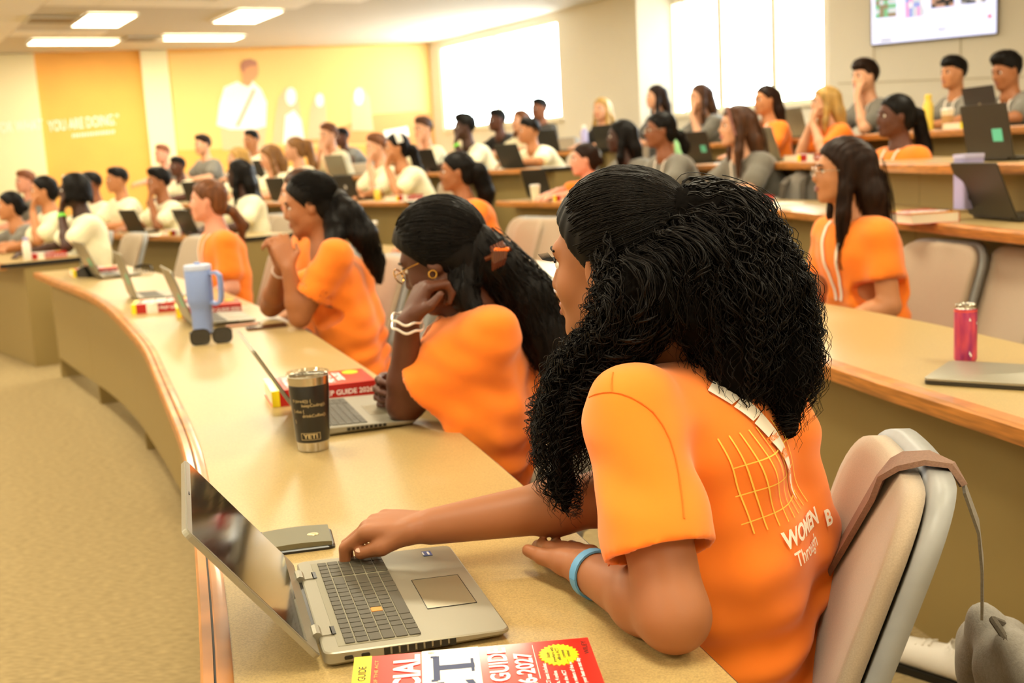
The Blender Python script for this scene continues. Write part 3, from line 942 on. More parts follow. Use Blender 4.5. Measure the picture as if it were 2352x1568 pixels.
# ------------------------------------------------------------------ drinkware and small things
def tumbler():
    r = empty('tumbler')
    R = lambda z: .0345 + (.0445 - .0345) * z / .165
    m = MB(); m.lathe([(.030, 0), (R(0) - .001, .002), (R(.022), .022)], 40); m.build('steel_base', 'steel', r, True)
    m = MB(); m.lathe([(R(.022), .022), (R(.025) + .0008, .025), (R(.145) + .0008, .145), (R(.148), .148)], 40, caps=False); b = m.build('body', 'tumbler_black', r, True)
    m = MB(); m.lathe([(R(.148), .148), (R(.166), .166), (R(.166) - .003, .166), (R(.12) - .004, .12), (.002, .118)], 40); m.build('steel_rim', 'steel', r, True)
    m = MB(); m.lathe([(.0415, .160), (.0452, .166), (.0475, .171), (.0475, .1735), (.0445, .1745), (.0425, .168), (.036, .166), (.004, .166)], 40); m.build('clear_lid', 'clear_plastic', r, True)
    m = MB(); m.box((-.012, .018, .170), (.016, .022, .005), bev=.002); m.build('lid_slider', 'clear_plastic', r)
    def wrap(a0, z0):
        return lambda u, v: Vector((math.cos(a0 + u / R(z0 + v)) * (R(z0 + v) + .0014), math.sin(a0 + u / R(z0 + v)) * (R(z0 + v) + .0014), z0 + v))
    A = -PI / 2 - .2
    m = MB()
    for s, u, z in (('if (tired()) {', -.026, .113), ('keepCoding();', -.004, .103), ('} else {', -.026, .090), ('drinkCoffee();', -.004, .080), ('}', -.026, .067)):
        put_text(m, s, .0094, (0, 0, 0), (1, 0, 0), (0, 0, 1), .006, fn=wrap(A + u / .042, z))
    m.build('etched_code', 'etch', b)
    m = MB(); put_text(m, 'YETI', .0135, (0, 0, 0), (1, 0, 0), (0, 0, 1), .03, 'CENTER', 1.15, fn=wrap(A + .26, .0325))
    fn = wrap(A + .26, .030)
    for (u0, u1, v0, v1) in ((-.021, .021, -.001, .000), (-.021, .021, .0135, .0145), (-.021, -.020, -.001, .0145), (.020, .021, -.001, .0145)):
        k = 8
        for i in range(k):
            a, c = u0 + (u1 - u0) * i / k, u0 + (u1 - u0) * (i + 1) / k
            m.add([fn(a, v0), fn(c, v0), fn(c, v1), fn(a, v1)], [(0, 1, 2, 3)])
    m.build('brand_badge', 'etch', b)
    return r
def big_mug():
    r = empty('handled_tumbler')
    m = MB(); m.lathe([(.034, 0), (.0375, .003), (.039, .09), (.041, .105), (.0485, .125), (.05, .14), (.0505, .255), (.049, .258)], 36); m.build('body', 'periwinkle', r, True)
    m = MB(); m.lathe([(.0512, .25), (.0518, .262), (.050, .268), (.044, .270), (.004, .2715)], 36); m.build('lid', 'periwinkle_light', r, True)
    m = MB(); m.lathe([(.012, .27), (.012, .278), (.002, .2795)], 14); m.build('straw_plug', 'periwinkle', r, True)
    m = MB()
    pts = [(.045, 0, .235), (.075, 0, .238), (.089, 0, .226), (.091, 0, .20), (.089, 0, .15), (.084, 0, .125), (.068, 0, .118), (.046, 0, .125)]
    m.ribbon(pts, (0, 1, 0), .024, .012); m.build('handle', 'periwinkle', r, True)
    return r
def sunglasses():
    r = empty('sunglasses')
    for s in (-1, 1):
        m = MB(); m.loft([[(p[0] + s * .039, -.0015, p[1] + .0295) for p in rrect(.062, .050, .018, 4)], [(p[0] + s * .039, .0015, p[1] + .0295) for p in rrect(.062, .050, .018, 4)]]); m.build('lens', 'black_gloss', r)
        m = MB(); ring = [(p[0] + s * .039, 0, p[1] + .0295) for p in rrect(.066, .054, .02, 4)]; m.tube(ring + ring[:1], .0032, 6); m.build('rim', 'black_gloss', r, True)
        m = MB(); m.tube([(s * .072, 0, .044), (s * .074, .02, .044), (s * .07, .10, .038), (s * .064, .14, .004)], [.003, .003, .0025, .003], 6); m.build('temple', 'black_gloss', r, True)
    m = MB(); m.tube([(-.010, 0, .036), (0, .002, .04), (.010, 0, .036)], .003, 6); m.build('bridge', 'black_gloss', r, True)
    return r
def cup(h=.115, sleeve=True):
    r = empty('coffee_cup')
    m = MB(); m.lathe([(.028, 0), (.0285, .002), (.04, h)], 20); m.build('paper_body', 'cup_cream', r, True)
    if sleeve:
        m = MB(); m.lathe([(.0325, h * .3), (.0325 + .0055, h * .74), (.037, h * .74)], 20, caps=False); m.build('sleeve', 'cup_sleeve', r, True)
    m = MB(); m.lathe([(.042, h - .002), (.0425, h + .004), (.038, h + .006), (.036, h + .014), (.004, h + .014)], 20); m.build('lid', 'white_plastic', r, True)
    return r
def can():
    r = empty('drink_can')
    m = MB(); m.lathe([(.022, 0), (.024, .002), (.0285, .010), (.029, .014), (.029, .140), (.028, .144)], 28); b = m.build('body', 'can_pink', r, True)
    m = MB(); m.lathe([(.028, .144), (.0255, .151), (.0262, .1545), (.0252, .156), (.0242, .1525), (.004, .152)], 28); m.build('rim', 'steel', r, True)
    m = MB(); m.box((.004, 0, .154), (.02, .012, .0015)); m.build('pull_tab', 'steel', r)
    m = MB(); m.lathe([(.0292, .136), (.0293, .141)], 28, caps=False); m.build('top_ring', M('can_coral', '#f0625c', .3, metal=.4), b, True)
    m = MB()
    for a, z in ((-1.9, .118), (-1.1, .108), (-1.9, .03), (-1.8, .025)):
        fn = lambda u, v: Vector((math.cos(a + u / .029) * .0296, math.sin(a + u / .029) * .0296, z + v))
        k = 5
        m.add([fn(-.004 * (1 - abs(i - 2) / 3), -.004) for i in range(1)] + [fn(.004, -.004), fn(0, .005)], [(0, 1, 2)])
    m.build('can_emblem', 'white_print', b)
    return r
def bottle(mat, cap, h=.22, rad=.034):
    r = empty('water_bottle')
    m = MB(); m.lathe([(rad * .9, 0), (rad, .004), (rad, h * .72), (rad * .62, h * .84), (rad * .6, h * .87)], 20); m.build('body', mat, r, True)
    m = MB(); m.lathe([(rad * .68, h * .87), (rad * .7, h * .97), (rad * .5, h)], 18); m.build('cap', cap, r, True)
    return r
def papers(n=2, w=.216, d=.28):
    r = empty('loose_papers')
    for i in range(n):
        m = MB(); m.box((0, 0, .0008 + i * .0016), (d, w, .0012), Tm((random.uniform(-.02, .02), random.uniform(-.02, .02), 0), random.uniform(-.2, .2))); m.build('sheet', 'paper', r)
    return r
def power_lid(open_=False):
    r = empty('power_outlet_box')
    m = MB(); m.loft([[(a, b, 0) for a, b in rrect(.118, .100, .01, 3)], [(a, b, .004) for a, b in rrect(.118, .100, .01, 3)], [(a, b, .006) for a, b in rrect(.114, .096, .01, 3)]]); m.build('frame', 'bezel', r)
    if open_:
        m = MB(); m.prism([(-.06, 0), (.06, 0), (.06, .04), (-.02, .065)], -.05, .05, Matrix.Translation((0, 0, .006)) @ Matrix.Rotation(PI / 2, 4, 'X')); m.build('outlet_block', 'bezel', r)
    else:
        m = MB()
        rings = []
        for i in range(7):
            x = -.054 + .108 * i / 6; z = .009 + .006 * math.sin(PI * (i / 6) * .62 + .6) 
            rings.append([(x, -.046, .006), (x, -.046, z), (x, .046, z), (x, .046, .006)])
        m.loft(rings); m.build('lid', 'power_box', r, True)
        m = MB(); m.sphere((.026, -.005, .0142), (.010, .007, .0025)); m.build('thumb_dimple', M('dimple', '#cfc49a', .3, metal=.4), r, True)
        m = MB(); m.box((-.0565, 0, .009), (.004, .09, .008)); m.build('slot', 'bezel', r)
    return r

# ------------------------------------------------------------------ implicit-surface modeller for people
ECORN = [(i & 1, (i >> 1) & 1, (i >> 2) & 1) for i in range(8)]
EEDGE = [(a, b) for a in range(8) for b in range(a + 1, 8) if sum(x != y for x, y in zip(ECORN[a], ECORN[b])) == 1]
def surface_nets(Fd, org, h):
    s = Fd < 0
    nx, ny, nz = Fd.shape
    cnt = np.zeros((nx - 1, ny - 1, nz - 1), np.uint8)
    for dx, dy, dz in ECORN:
        cnt += s[dx:nx - 1 + dx, dy:ny - 1 + dy, dz:nz - 1 + dz]
    act = (cnt > 0) & (cnt < 8)
    idx = np.argwhere(act)
    if len(idx) == 0:
        return np.zeros((0, 3)), np.zeros((0, 4), int)
    vals = np.stack([Fd[idx[:, 0] + c[0], idx[:, 1] + c[1], idx[:, 2] + c[2]] for c in ECORN], 1)
    acc = np.zeros((len(idx), 3)); num = np.zeros(len(idx))
    for a, b in EEDGE:
        va, vb = vals[:, a], vals[:, b]
        m = (va < 0) != (vb < 0)
        t = np.where(m, va / np.where(m, va - vb, 1), 0)
        ca, cb = np.array(ECORN[a]), np.array(ECORN[b])
        acc += (ca + (cb - ca) * t[:, None]) * m[:, None]; num += m
    v = (idx + acc / num[:, None]) * h + org
    vid = np.full(act.shape, -1, np.int64); vid[act] = np.arange(len(idx))
    quads = []
    for ax in range(3):
        A = np.moveaxis(s, ax, 0); G = np.moveaxis(vid, ax, 0)
        d = (A[:-1] != A[1:])[:, 1:-1, 1:-1]
        ii = np.argwhere(d)
        if len(ii) == 0: continue
        i, j, k = ii[:, 0], ii[:, 1] + 1, ii[:, 2] + 1
        q = np.stack([G[i, j - 1, k - 1], G[i, j, k - 1], G[i, j, k], G[i, j - 1, k]], 1)
        flip = ~A[i, j, k] if ax != 1 else A[i, j, k]
        q[flip] = q[flip][:, ::-1]
        quads.append(q)
    q = np.concatenate(quads)
    q = q[(q >= 0).all(1)]
    return v, q
def vsmooth(v, q, it=1, lam=.5):
    e = np.concatenate([q[:, [0, 1]], q[:, [1, 2]], q[:, [2, 3]], q[:, [3, 0]]])
    n = len(v); deg = np.bincount(e.ravel(), minlength=n).astype(float)
    for _ in range(it):
        acc = np.zeros_like(v)
        for c in range(3):
            acc[:, c] = np.bincount(e[:, 0], v[e[:, 1], c], n) + np.bincount(e[:, 1], v[e[:, 0], c], n)
        v = v + lam * (acc / np.maximum(deg, 1)[:, None] - v)
    return v
def vnormals(v, q):
    fn = np.cross(v[q[:, 2]] - v[q[:, 0]], v[q[:, 3]] - v[q[:, 1]])
    n = np.zeros_like(v)
    for k in range(4):
        for c in range(3):
            n[:, c] += np.bincount(q[:, k], fn[:, c], len(v))
    return n / np.maximum(np.linalg.norm(n, axis=1), 1e-12)[:, None]
A3 = lambda p: np.asarray(p, float)
class SD:
    def __init__(s): s.ops = []
    def cone(s, a, b, r1, r2, k=.02, sub=False):
        s.ops.append(('c', A3(a), A3(b), r1, r2, k, sub)); return s
    def chain(s, pts, rad, k=.02, sub=False):
        for i in range(len(pts) - 1): s.cone(pts[i], pts[i + 1], rad[i], rad[i + 1], k, sub)
        return s
    def ell(s, c, r, ax=None, k=.02, sub=False):
        s.ops.append(('e', A3(c), A3(r), np.eye(3) if ax is None else A3(ax), k, sub)); return s
    def cut(s, n, p, zmax=None): s.ops.append(('p', A3(n) / np.linalg.norm(n), A3(p), zmax)); return s
    def field(s, h, box=None):
        lo = np.full(3, 1e9); hi = -lo
        for o in s.ops:
            if o[0] == 'c' and not o[6]:
                for p, r in ((o[1], o[3]), (o[2], o[4])): lo = np.minimum(lo, p - r); hi = np.maximum(hi, p + r)
            if o[0] == 'e' and not o[5]:
                R = max(o[2]); lo = np.minimum(lo, o[1] - R); hi = np.maximum(hi, o[1] + R)
        if box is not None: lo = np.maximum(lo, box[0]); hi = np.minimum(hi, box[1])
        lo = lo - 3 * h; hi = hi + 3 * h
        dim = np.ceil((hi - lo) / h).astype(int) + 1
        ax = [lo[i] + h * np.arange(dim[i]) for i in range(3)]
        Fd = np.full(dim, .25, np.float32)
        for o in s.ops:
            if o[0] == 'p':
                d = (ax[0] - o[2][0])[:, None, None] * o[1][0] + (ax[1] - o[2][1])[None, :, None] * o[1][1] + (ax[2] - o[2][2])[None, None, :] * o[1][2]
                if o[3] is None: Fd = np.maximum(Fd, d.astype(np.float32))
                else:
                    k_ = max(0, min(dim[2], int((o[3] - lo[2]) / h))); Fd[:, :, :k_] = np.maximum(Fd[:, :, :k_], d.astype(np.float32)[:, :, :k_])
                continue
            if o[0] == 'c':
                _, a, b, r1, r2, k, sub = o
                l = np.minimum(a - r1, b - r2); u = np.maximum(a + r1, b + r2)
            else:
                _, c, rr, R, k, sub = o
                l = c - max(rr); u = c + max(rr)
            mg = k + 4 * h
            i0 = np.clip(np.floor((l - mg - lo) / h).astype(int), 0, dim); i1 = np.clip(np.ceil((u + mg - lo) / h).astype(int) + 1, 0, dim)
            if (i1 <= i0).any(): continue
            sl = tuple(slice(i0[i], i1[i]) for i in range(3))
            X = ax[0][sl[0]][:, None, None]; Y = ax[1][sl[1]][None, :, None]; Z = ax[2][sl[2]][None, None, :]
            if o[0] == 'c':
                ab = b - a; L2 = max(ab @ ab, 1e-12)
                t = np.clip(((X - a[0]) * ab[0] + (Y - a[1]) * ab[1] + (Z - a[2]) * ab[2]) / L2, 0, 1)
                d = np.sqrt((X - a[0] - t * ab[0]) ** 2 + (Y - a[1] - t * ab[1]) ** 2 + (Z - a[2] - t * ab[2]) ** 2) - (r1 + t * (r2 - r1))
            else:
                dx, dy, dz = X - c[0], Y - c[1], Z - c[2]
                q = [(dx * R[i][0] + dy * R[i][1] + dz * R[i][2]) for i in range(3)]
                k0 = np.sqrt(sum((q[i] / rr[i]) ** 2 for i in range(3))); k1 = np.sqrt(sum((q[i] / rr[i] ** 2) ** 2 for i in range(3)))
                d = k0 * (k0 - 1) / np.maximum(k1, 1e-6)
            cur = Fd[sl]
            if sub:
                e = np.maximum(k - np.abs(cur + d), 0) / k
                Fd[sl] = np.maximum(cur, -d) + e * e * k * .25
            else:
                e = np.maximum(k - np.abs(cur - d), 0) / k
                Fd[sl] = np.minimum(cur, d) - e * e * k * .25
        return Fd, lo
    def mesh(s, h, sm=1, box=None):
        Fd, lo = s.field(h, box)
        v, q = surface_nets(Fd, lo, h)
        if sm: v = vsmooth(v, q, sm)
        return v, q
def put(name, v, q, mats, parent, base, smooth=True):
    me = fast_mesh(name, v - A3(base), q)
    return new_obj(name, me, mats, parent, smooth)
def unit(v):
    v = A3(v); return v / np.linalg.norm(v)
ZUP = np.array([0, 0, 1.])
def yaw(deg): return np.array([math.cos(math.radians(deg)), math.sin(math.radians(deg)), 0.])

def strands(paths, rad, sides=3):
    """paths (n,m,3), rad (n,m) -> verts, quads of thin tubes"""
    n, m, _ = paths.shape
    t = np.gradient(paths, axis=1); t /= np.maximum(np.linalg.norm(t, axis=2, keepdims=True), 1e-9)
    ref = np.where(np.abs(t[..., 2:3]) < .8, np.array([0, 0, 1.]), np.array([1., 0, 0]))
    u = np.cross(t, ref); u /= np.maximum(np.linalg.norm(u, axis=2, keepdims=True), 1e-9); w = np.cross(t, u)
    V = []
    for k in range(sides):
        a = 2 * PI * k / sides
        V.append(paths + rad[..., None] * (math.cos(a) * u + math.sin(a) * w))
    V = np.stack(V, 2).reshape(-1, 3)
    i = np.arange(n)[:, None, None] * m * sides; j = np.arange(m - 1)[None, :, None] * sides; k = np.arange(sides)[None, None, :]
    k2 = (k + 1) % sides
    q = np.stack([i + j + k, i + j + k2, i + j + sides + k2, i + j + sides + k], -1).reshape(-1, 4)
    return V, q
def lock(chain, radii, n, m=24, amp=0, turns=0, r=.0012, spread=(.35, 1.05), t0=(0, .3), t1=(.7, 1.02), frizz=0, tip=.35, sag=0, clump=1):
    """strands that follow a guide chain; amp/turns give each one its own curl"""
    chain = A3(chain); radii = A3(radii)
    d = np.r_[0, np.cumsum(np.linalg.norm(np.diff(chain, axis=0), axis=1))]; L = d[-1]
    ts = np.linspace(0, 1.05, 80)
    ax = np.stack([np.interp(ts * L, d, chain[:, c]) for c in range(3)], 1)
    ax[-4:] = ax[-5] + (ax[-5] - ax[-6]) * np.arange(1, 5)[:, None]
    for _ in range(10): ax[1:-1] = .5 * ax[1:-1] + .25 * (ax[:-2] + ax[2:])
    rr = np.interp(ts * L, d, radii)
    tg = np.gradient(ax, axis=0); tg /= np.linalg.norm(tg, axis=1, keepdims=True)
    ref = np.array([.31, .77, .1])
    u = np.cross(tg, ref); u /= np.linalg.norm(u, axis=1, keepdims=True); w = np.cross(tg, u)
    T = rng.uniform(*t0, n)[:, None] + (rng.uniform(*t1, n) - 0)[:, None] * 0
    Te = rng.uniform(*t1, n)[:, None]
    s = np.linspace(0, 1, m)[None, :]
    tt = np.clip(T + (Te - T) * s, 0, 1.05)
    th = rng.uniform(0, 2 * PI, n)[:, None]; rho = np.sqrt(rng.uniform(spread[0] ** 2, spread[1] ** 2, n))[:, None]
    ph0 = rng.uniform(0, 2 * PI, n)[:, None]; trn = turns * rng.uniform(.75, 1.25, n)[:, None] * rng.choice([-1, 1], n)[:, None]; amv = rng.uniform(.5, 1.35, n)[:, None]
    if clump > 1:
        g = (np.arange(n) // clump) * clump
        T, Te, th, rho, ph0, trn, amv = [a[g] for a in (T, Te, th, rho, ph0, trn, amv)]
        tt = np.clip(T + (Te * (1 - .08 * rng.random((n, 1))) - T) * s, 0, 1.05)
        th = th + rng.normal(0, .035, (n, 1)); rho = rho + rng.normal(0, .03, (n, 1)); ph0 = ph0 + rng.normal(0, .35, (n, 1)); amv = amv * rng.uniform(.8, 1.2, (n, 1))
    def I(a): return np.interp(tt, ts, a)
    P = np.stack([I(ax[:, c]) for c in range(3)], -1); U = np.stack([I(u[:, c]) for c in range(3)], -1); Wv = np.stack([I(w[:, c]) for c in range(3)], -1); Rr = I(rr)
    thv = th + (0 if clump > 1 else rng.uniform(-.25, .25, n)[:, None] * s)
    P = P + (Rr * rho)[..., None] * (np.cos(thv)[..., None] * U + np.sin(thv)[..., None] * Wv)
    if amp:
        ph = ph0 + 2 * PI * trn * (Te - T) * s
        am = amp * amv * np.minimum(1, s * 4 + .2)
        P = P + am[..., None] * (np.cos(ph)[..., None] * U + np.sin(ph)[..., None] * Wv)
    if frizz:
        nz = np.cumsum(rng.normal(0, frizz, P.shape), axis=1); P = P + nz * s[..., None]
    if sag: P[..., 2] -= sag * s ** 2 * rng.uniform(.2, 1, n)[:, None]
    R_ = r * rng.uniform(.7, 1.3, n)[:, None] * (1 - (1 - tip) * s ** 2)
    return strands(P, R_ * np.ones_like(tt))
def join_parts(parts):
    vs, qs, o = [], [], 0
    for v, q in parts:
        vs.append(v); qs.append(q + o); o += len(v)
    return np.concatenate(vs), np.concatenate(qs)

# ------------------------------------------------------------------ skin / hair / cloth materials
SKIN = {'light': '#d89f7c', 'pink': '#dd9a7e', 'tan': '#bd7f54', 'medium': '#a0653f', 'brown': '#8a5233', 'dark': '#5a3220', 'deep': '#43271b'}
for k, c in SKIN.items(): M('skin_' + k, c, .5, spec=.4)
for k, c in SKIN.items():
    M('lips_' + k, {'light': '#b8635a', 'pink': '#bd6a60', 'tan': '#96503f', 'medium': '#8f4a3c', 'brown': '#6b352b', 'dark': '#4a2420', 'deep': '#3c1d1a'}[k], .4)
HAIRC = {'black': '#110d0b', 'dark': '#24150d', 'brown': '#4a2c18', 'chestnut': '#6a3f20', 'blonde': '#b08a4a', 'ginger': '#7d4626', 'honey': '#7f5830'}
for k, c in HAIRC.items(): M('hair_' + k, c, .46, spec=(.13 if k in ('black', 'dark') else .28), var=(60, .3), stretch=(1, 1, .12))
M('hair_core_shade', '#0d0a08', .9, spec=.05)  # inner hair, blacker than the strands: shade between curls put into its colour
M('sclera', '#efe6dc', .2); M('iris', '#1a0e08', .15)
CLOTH = {'orange': '#ff8526', 'white': '#f6eecb', 'grey': '#77736a', 'black': '#201d1b', 'darkgrey': '#514d47'}
for k, c in CLOTH.items(): M('tee_' + k, c, .85, spec=.2, sheen=.25, var=(14, .035))
for k, c in {'denim': '#3c4c66', 'dark': '#24221f', 'white': '#e9e1d8', 'khaki': '#8c7652'}.items(): M('trousers_' + k, c, .85, var=(60, .06))
M('shoe_dark', '#2a2622', .6)

def hand(sd, wr, d, n, side, s=1, curl=(.35, .5, .35), k=.004, thumb=None, spread=.0205, fl=1.0):
    d = unit(d); n = unit(n - d * (A3(n) @ d)); side = unit(side - d * (A3(side) @ d) - n * (A3(side) @ n))
    wr = A3(wr)
    sd.ell(wr + d * .05 * s, (.046 * s, .036 * s, .015 * s), [d, side, n], .012)
    for i in range(4):
        lat = (1.5 - i) * spread * s
        K = wr + d * (.088 - (.0, -.004, .0, .009)[i]) * s + side * lat
        sd.cone(wr + d * .015 * s + side * lat * .55, K, .0155 * s, .0118 * s, .010)
        ls = (A3((.042, .047, .043, .033)) [i]) * s * fl
        seg = (ls, ls * .62, ls * .5); a = 0; p = K; rad = [.0105, .0096, .0088, .0074]
        if i == 3: rad = [x * .86 for x in rad]
        dd = unit(d + side * (1.5 - i) * .05)
        for j in range(3):
            a += curl[j] * (1 + .08 * i)
            p2 = p + (dd * math.cos(a) + n * math.sin(a)) * seg[j]
            sd.cone(p, p2, rad[j] * s, rad[j + 1] * s, k if j else .006); p = p2
    b = wr + d * .022 * s + side * .022 * s
    th = thumb or ((.62, .70, .25), (.93, .12, .28))
    m = b + (d * th[0][0] + side * th[0][1] + n * th[0][2]) * .046 * s
    t = m + (d * th[1][0] + side * th[1][1] + n * th[1][2]) * .036 * s
    sd.cone(wr + d * .012 * s + side * .01 * s, b, .017 * s, .0165 * s, .012).cone(b, m, .0165 * s, .0118 * s, .008).cone(m, t, .0115 * s, .0092 * s, .005)
    return t

def head_axes(fdir, pitch=0, roll=0):
    f = unit([fdir[0], fdir[1], 0]); r = np.cross(f, ZUP)
    p = math.radians(pitch); u = ZUP * math.cos(p) + f * math.sin(p); f2 = f * math.cos(p) - ZUP * math.sin(p)
    a = math.radians(roll); r2 = r * math.cos(a) + u * math.sin(a); u2 = u * math.cos(a) - r * math.sin(a)
    return r2, f2, u2
def person(label, hc, face, floor, body, s=1., pitch=0, roll=0, skin='tan', hair=None, hairc='black', tee='white', pants='denim', pelvis=None, neck=None,
           arms=None, h=.011, hs=.012, deskz=.74, cat='person', group=None, lanyard=False, glasses=None, sleeve=.62, near=False, joints=None, extra=None, wrinkle=.003, legs=True, headband=None):
    """face: yaw in degrees the head looks to; body: yaw the torso faces; arms: (left mode, right mode)"""
    hc = A3(hc); fb = yaw(body); lt = np.cross(ZUP, fb)
    hr, hf, hu = head_axes(yaw(face), pitch, roll)
    HL = lambda x, y, z: hc + s * (x * hr + y * hf + z * hu)
    AX = [hr, hf, hu]
    J = joints or {}
    nk = A3(neck) if neck is not None else hc - ZUP * .185 * s - hf * .035 * s
    if pelvis is None:
        zp = floor + .57; dz = nk[2] - zp; L = .44 * s
        sh = math.sqrt(max(L * L - dz * dz, .03 ** 2)) if dz > 0 else L
        sh = min(sh, .34)
        pv = nk - fb * sh; pv[2] = zp
    else: pv = A3(pelvis)
    root = empty('person', (pv[0], pv[1], floor), 0, label, cat, group)
    base = root.location
    ax = unit(nk - pv)
    bk = unit(-fb + ax * (fb @ ax))   # towards the back
    waist = pv + (nk - pv) * .42 + bk * .02 * s; chest = pv + (nk - pv) * .76 + bk * .02 * s
    S = {}
    S[1] = A3(J['shL']) if 'shL' in J else nk + lt * .158 * s - ax * .055 * s
    S[-1] = A3(J['shR']) if 'shR' in J else nk - lt * .158 * s - ax * .055 * s
    E, Wr, HD = {}, {}, {}
    arms = arms or ('desk', 'desk')
    for sd_, mode, a, b in ((1, arms[0], 'elL', 'wrL'), (-1, arms[1], 'elR', 'wrR')):
        s0 = S[sd_]
        if a in J: E[sd_], Wr[sd_] = A3(J[a]), A3(J[b]); HD[sd_] = J.get('hL' if sd_ == 1 else 'hR')
        elif mode == 'desk':
            E[sd_] = s0 + fb * .14 * s + lt * sd_ * .06; E[sd_][2] = max(deskz + .05, s0[2] - .25 * s)
            Wr[sd_] = s0 + fb * .36 * s - lt * sd_ * .05; Wr[sd_][2] = deskz + .035
        elif mode == 'chin':
            E[sd_] = s0 + fb * .17 * s - lt * sd_ * .01; E[sd_][2] = max(deskz + .045, s0[2] - .25 * s)
            Wr[sd_] = hc + hf * .095 * s - hu * .155 * s + hr * (-sd_) * .035 * s
            v = Wr[sd_] - E[sd_]; L = np.linalg.norm(v)
            if L > .27 * s: E[sd_] = Wr[sd_] - v / L * .27 * s
            HD[sd_] = (unit(hu * .9 - hf * .15), -hf, lt * -sd_)
        elif mode == 'fold':
            E[sd_] = s0 + fb * .16 * s + lt * sd_ * .08; E[sd_][2] = deskz + .05
            Wr[sd_] = s0 + fb * .30 * s - lt * sd_ * .20; Wr[sd_][2] = deskz + .05
        else:
            E[sd_] = s0 - fb * .0 + lt * sd_ * .05 - ZUP * .25 * s
            Wr[sd_] = E[sd_] + fb * .20 * s - ZUP * .06 - lt * sd_ * .06
        if HD.get(sd_) is None:
            d = unit(Wr[sd_] - E[sd_]); HD[sd_] = (d, -ZUP + d * d[2], -lt * sd_)
    # ---- body
    HT = {}
    B = SD()
    B.ell(HL(0, -.014, .028), (.0735 * s, .094 * s, .087 * s), AX, .02)
    B.ell(HL(0, .026, -.028), (.0595 * s, .064 * s, .084 * s), AX, .03)
    for q in (-1, 1):
        B.cone(HL(q * .047, .0, -.055), HL(q * .022, .062, -.092), .021 * s, .017 * s, .03)
        B.ell(HL(q * .036, .058, -.03), (.02 * s, .018 * s, .022 * s), AX, .025)
    B.ell(HL(0, .072, -.096), (.020 * s, .016 * s, .017 * s), AX, .02)
    B.cone(HL(-.032, .074, .024), HL(.032, .074, .024), .011 * s, .011 * s, .018)
    for q in (-1, 1): B.ell(HL(q * .032, .092, .004), (.017 * s, .012 * s, .011 * s), AX, .012, True)
    B.cone(HL(0, .083, .016), HL(0, .100, -.026), .0075 * s, .0115 * s, .010)
    for q in (-1, 1): B.ell(HL(q * .012, .091, -.031), (.008 * s, .009 * s, .007 * s), AX, .008)
    B.ell(HL(0, .083, -.060), (.024 * s, .012 * s, .014 * s), AX, .014)
    for q in (-1, 1):
        ea = [unit(hr + .25 * q * -hf), hf, hu]
        B.ell(HL(q * .074, -.008, -.008), (.011 * s, .019 * s, .031 * s), ea, .008)
        B.ell(HL(q * .088, -.004, -.004), (.009 * s, .011 * s, .018 * s), ea, .006, True)
    B.cone(HL(0, -.022, -.055), nk + ZUP * .01, .050 * s, .056 * s, .03)
    B.cone(nk, chest, .06 * s, .085 * s, .04).cone(chest, pv, .09 * s, .10 * s, .04)
    for q in (-1, 1):
        B.cone(nk - ax * .03 * s, S[q], .05 * s, .045 * s, .03)
        B.cone(S[q], E[q], .047 * s, .040 * s, .02)
        d = E[q] + (Wr[q] - E[q]) * .3
        B.cone(E[q], d, .0405 * s, .0405 * s, .02).cone(d, Wr[q], .040 * s, .0265 * s, .02)
        hd, hn, hsd = HD[q][:3]; kw = HD[q][3] if len(HD[q]) > 3 else {}
        tipp = hand(B, Wr[q] + unit(hd) * .004, hd, hn, hsd, s * .98, **kw); HT[q] = tipp
    if 'fine' in J:   # same surface, finer grid around the hand nearest the camera
        fn_, fp, bx, fh = J['fine']; ops = list(B.ops)
        B.cut(-A3(fn_), A3(fp) - A3(fn_) * .004); v, q = B.mesh(h, 1)
        B.ops = ops; B.cut(fn_, fp); v2, q2 = B.mesh(fh, 1, bx)
        v, q = join_parts([(v, q), (v2, q2)])
    else:
        v, q = B.mesh(h, 1)
    bo = put('body', v, q, 'skin_' + skin, root, base)
    # ---- face parts
    for q in (-1, 1):
        c = HL(q * .032, .0745 - (.005 if near else 0), .004); m = MB(); RR = .0125 * s
        Tq = Matrix(((hr[0], hf[0], hu[0], c[0]), (hr[1], hf[1], hu[1], c[1]), (hr[2], hf[2], hu[2], c[2]), (0, 0, 0, 1)))
        m.sphere((0, 0, 0), (RR * 1.15, RR, RR * .8), Tq, 12, 8)
        eo = m.build('eye', ['sclera', 'iris'], bo, True, offs=base, angle=0)
        for f in eo.data.polygons:
            cc = Vector(f.center) + Vector(base) - Vector(c); cc.normalize()
            if cc.dot(Vector(hf)) > (.80 if near else .5): f.material_index = 1
        m = MB(); m.tube([HL(q * .013, .089, .023), HL(q * .028, .0885, .028), HL(q * .046, .076, .024)], [.0028 * s, .0036 * s, .0018 * s], 6)
        m.build('eyebrow', 'hair_black' if hairc in ('black', 'dark') else 'hair_brown', bo, True, offs=base)
        if near:
            m = MB(); m.tube([HL(q * .018, .082, .010), HL(q * .032, .085, .0135), HL(q * .046, .076, .009)], [.0016, .0026, .0018], 6); m.build('lash_line', 'hair_black', bo, True, offs=base)
    m = MB()
    m.tube([HL(-.023, .0855, -.059), HL(-.008, .0945, -.0555), HL(0, .0945, -.057), HL(.008, .0945, -.0555), HL(.023, .0855, -.059)], [.0015 * s, .0048 * s, .0045 * s, .0048 * s, .0015 * s], 8)
    m.tube([HL(-.021, .0855, -.061), HL(-.008, .094, -.0665), HL(.008, .094, -.0665), HL(.021, .0855, -.061)], [.0015 * s, .0055 * s, .0055 * s, .0015 * s], 8)
    m.build('lips', 'lips_' + skin, bo, True, offs=base)
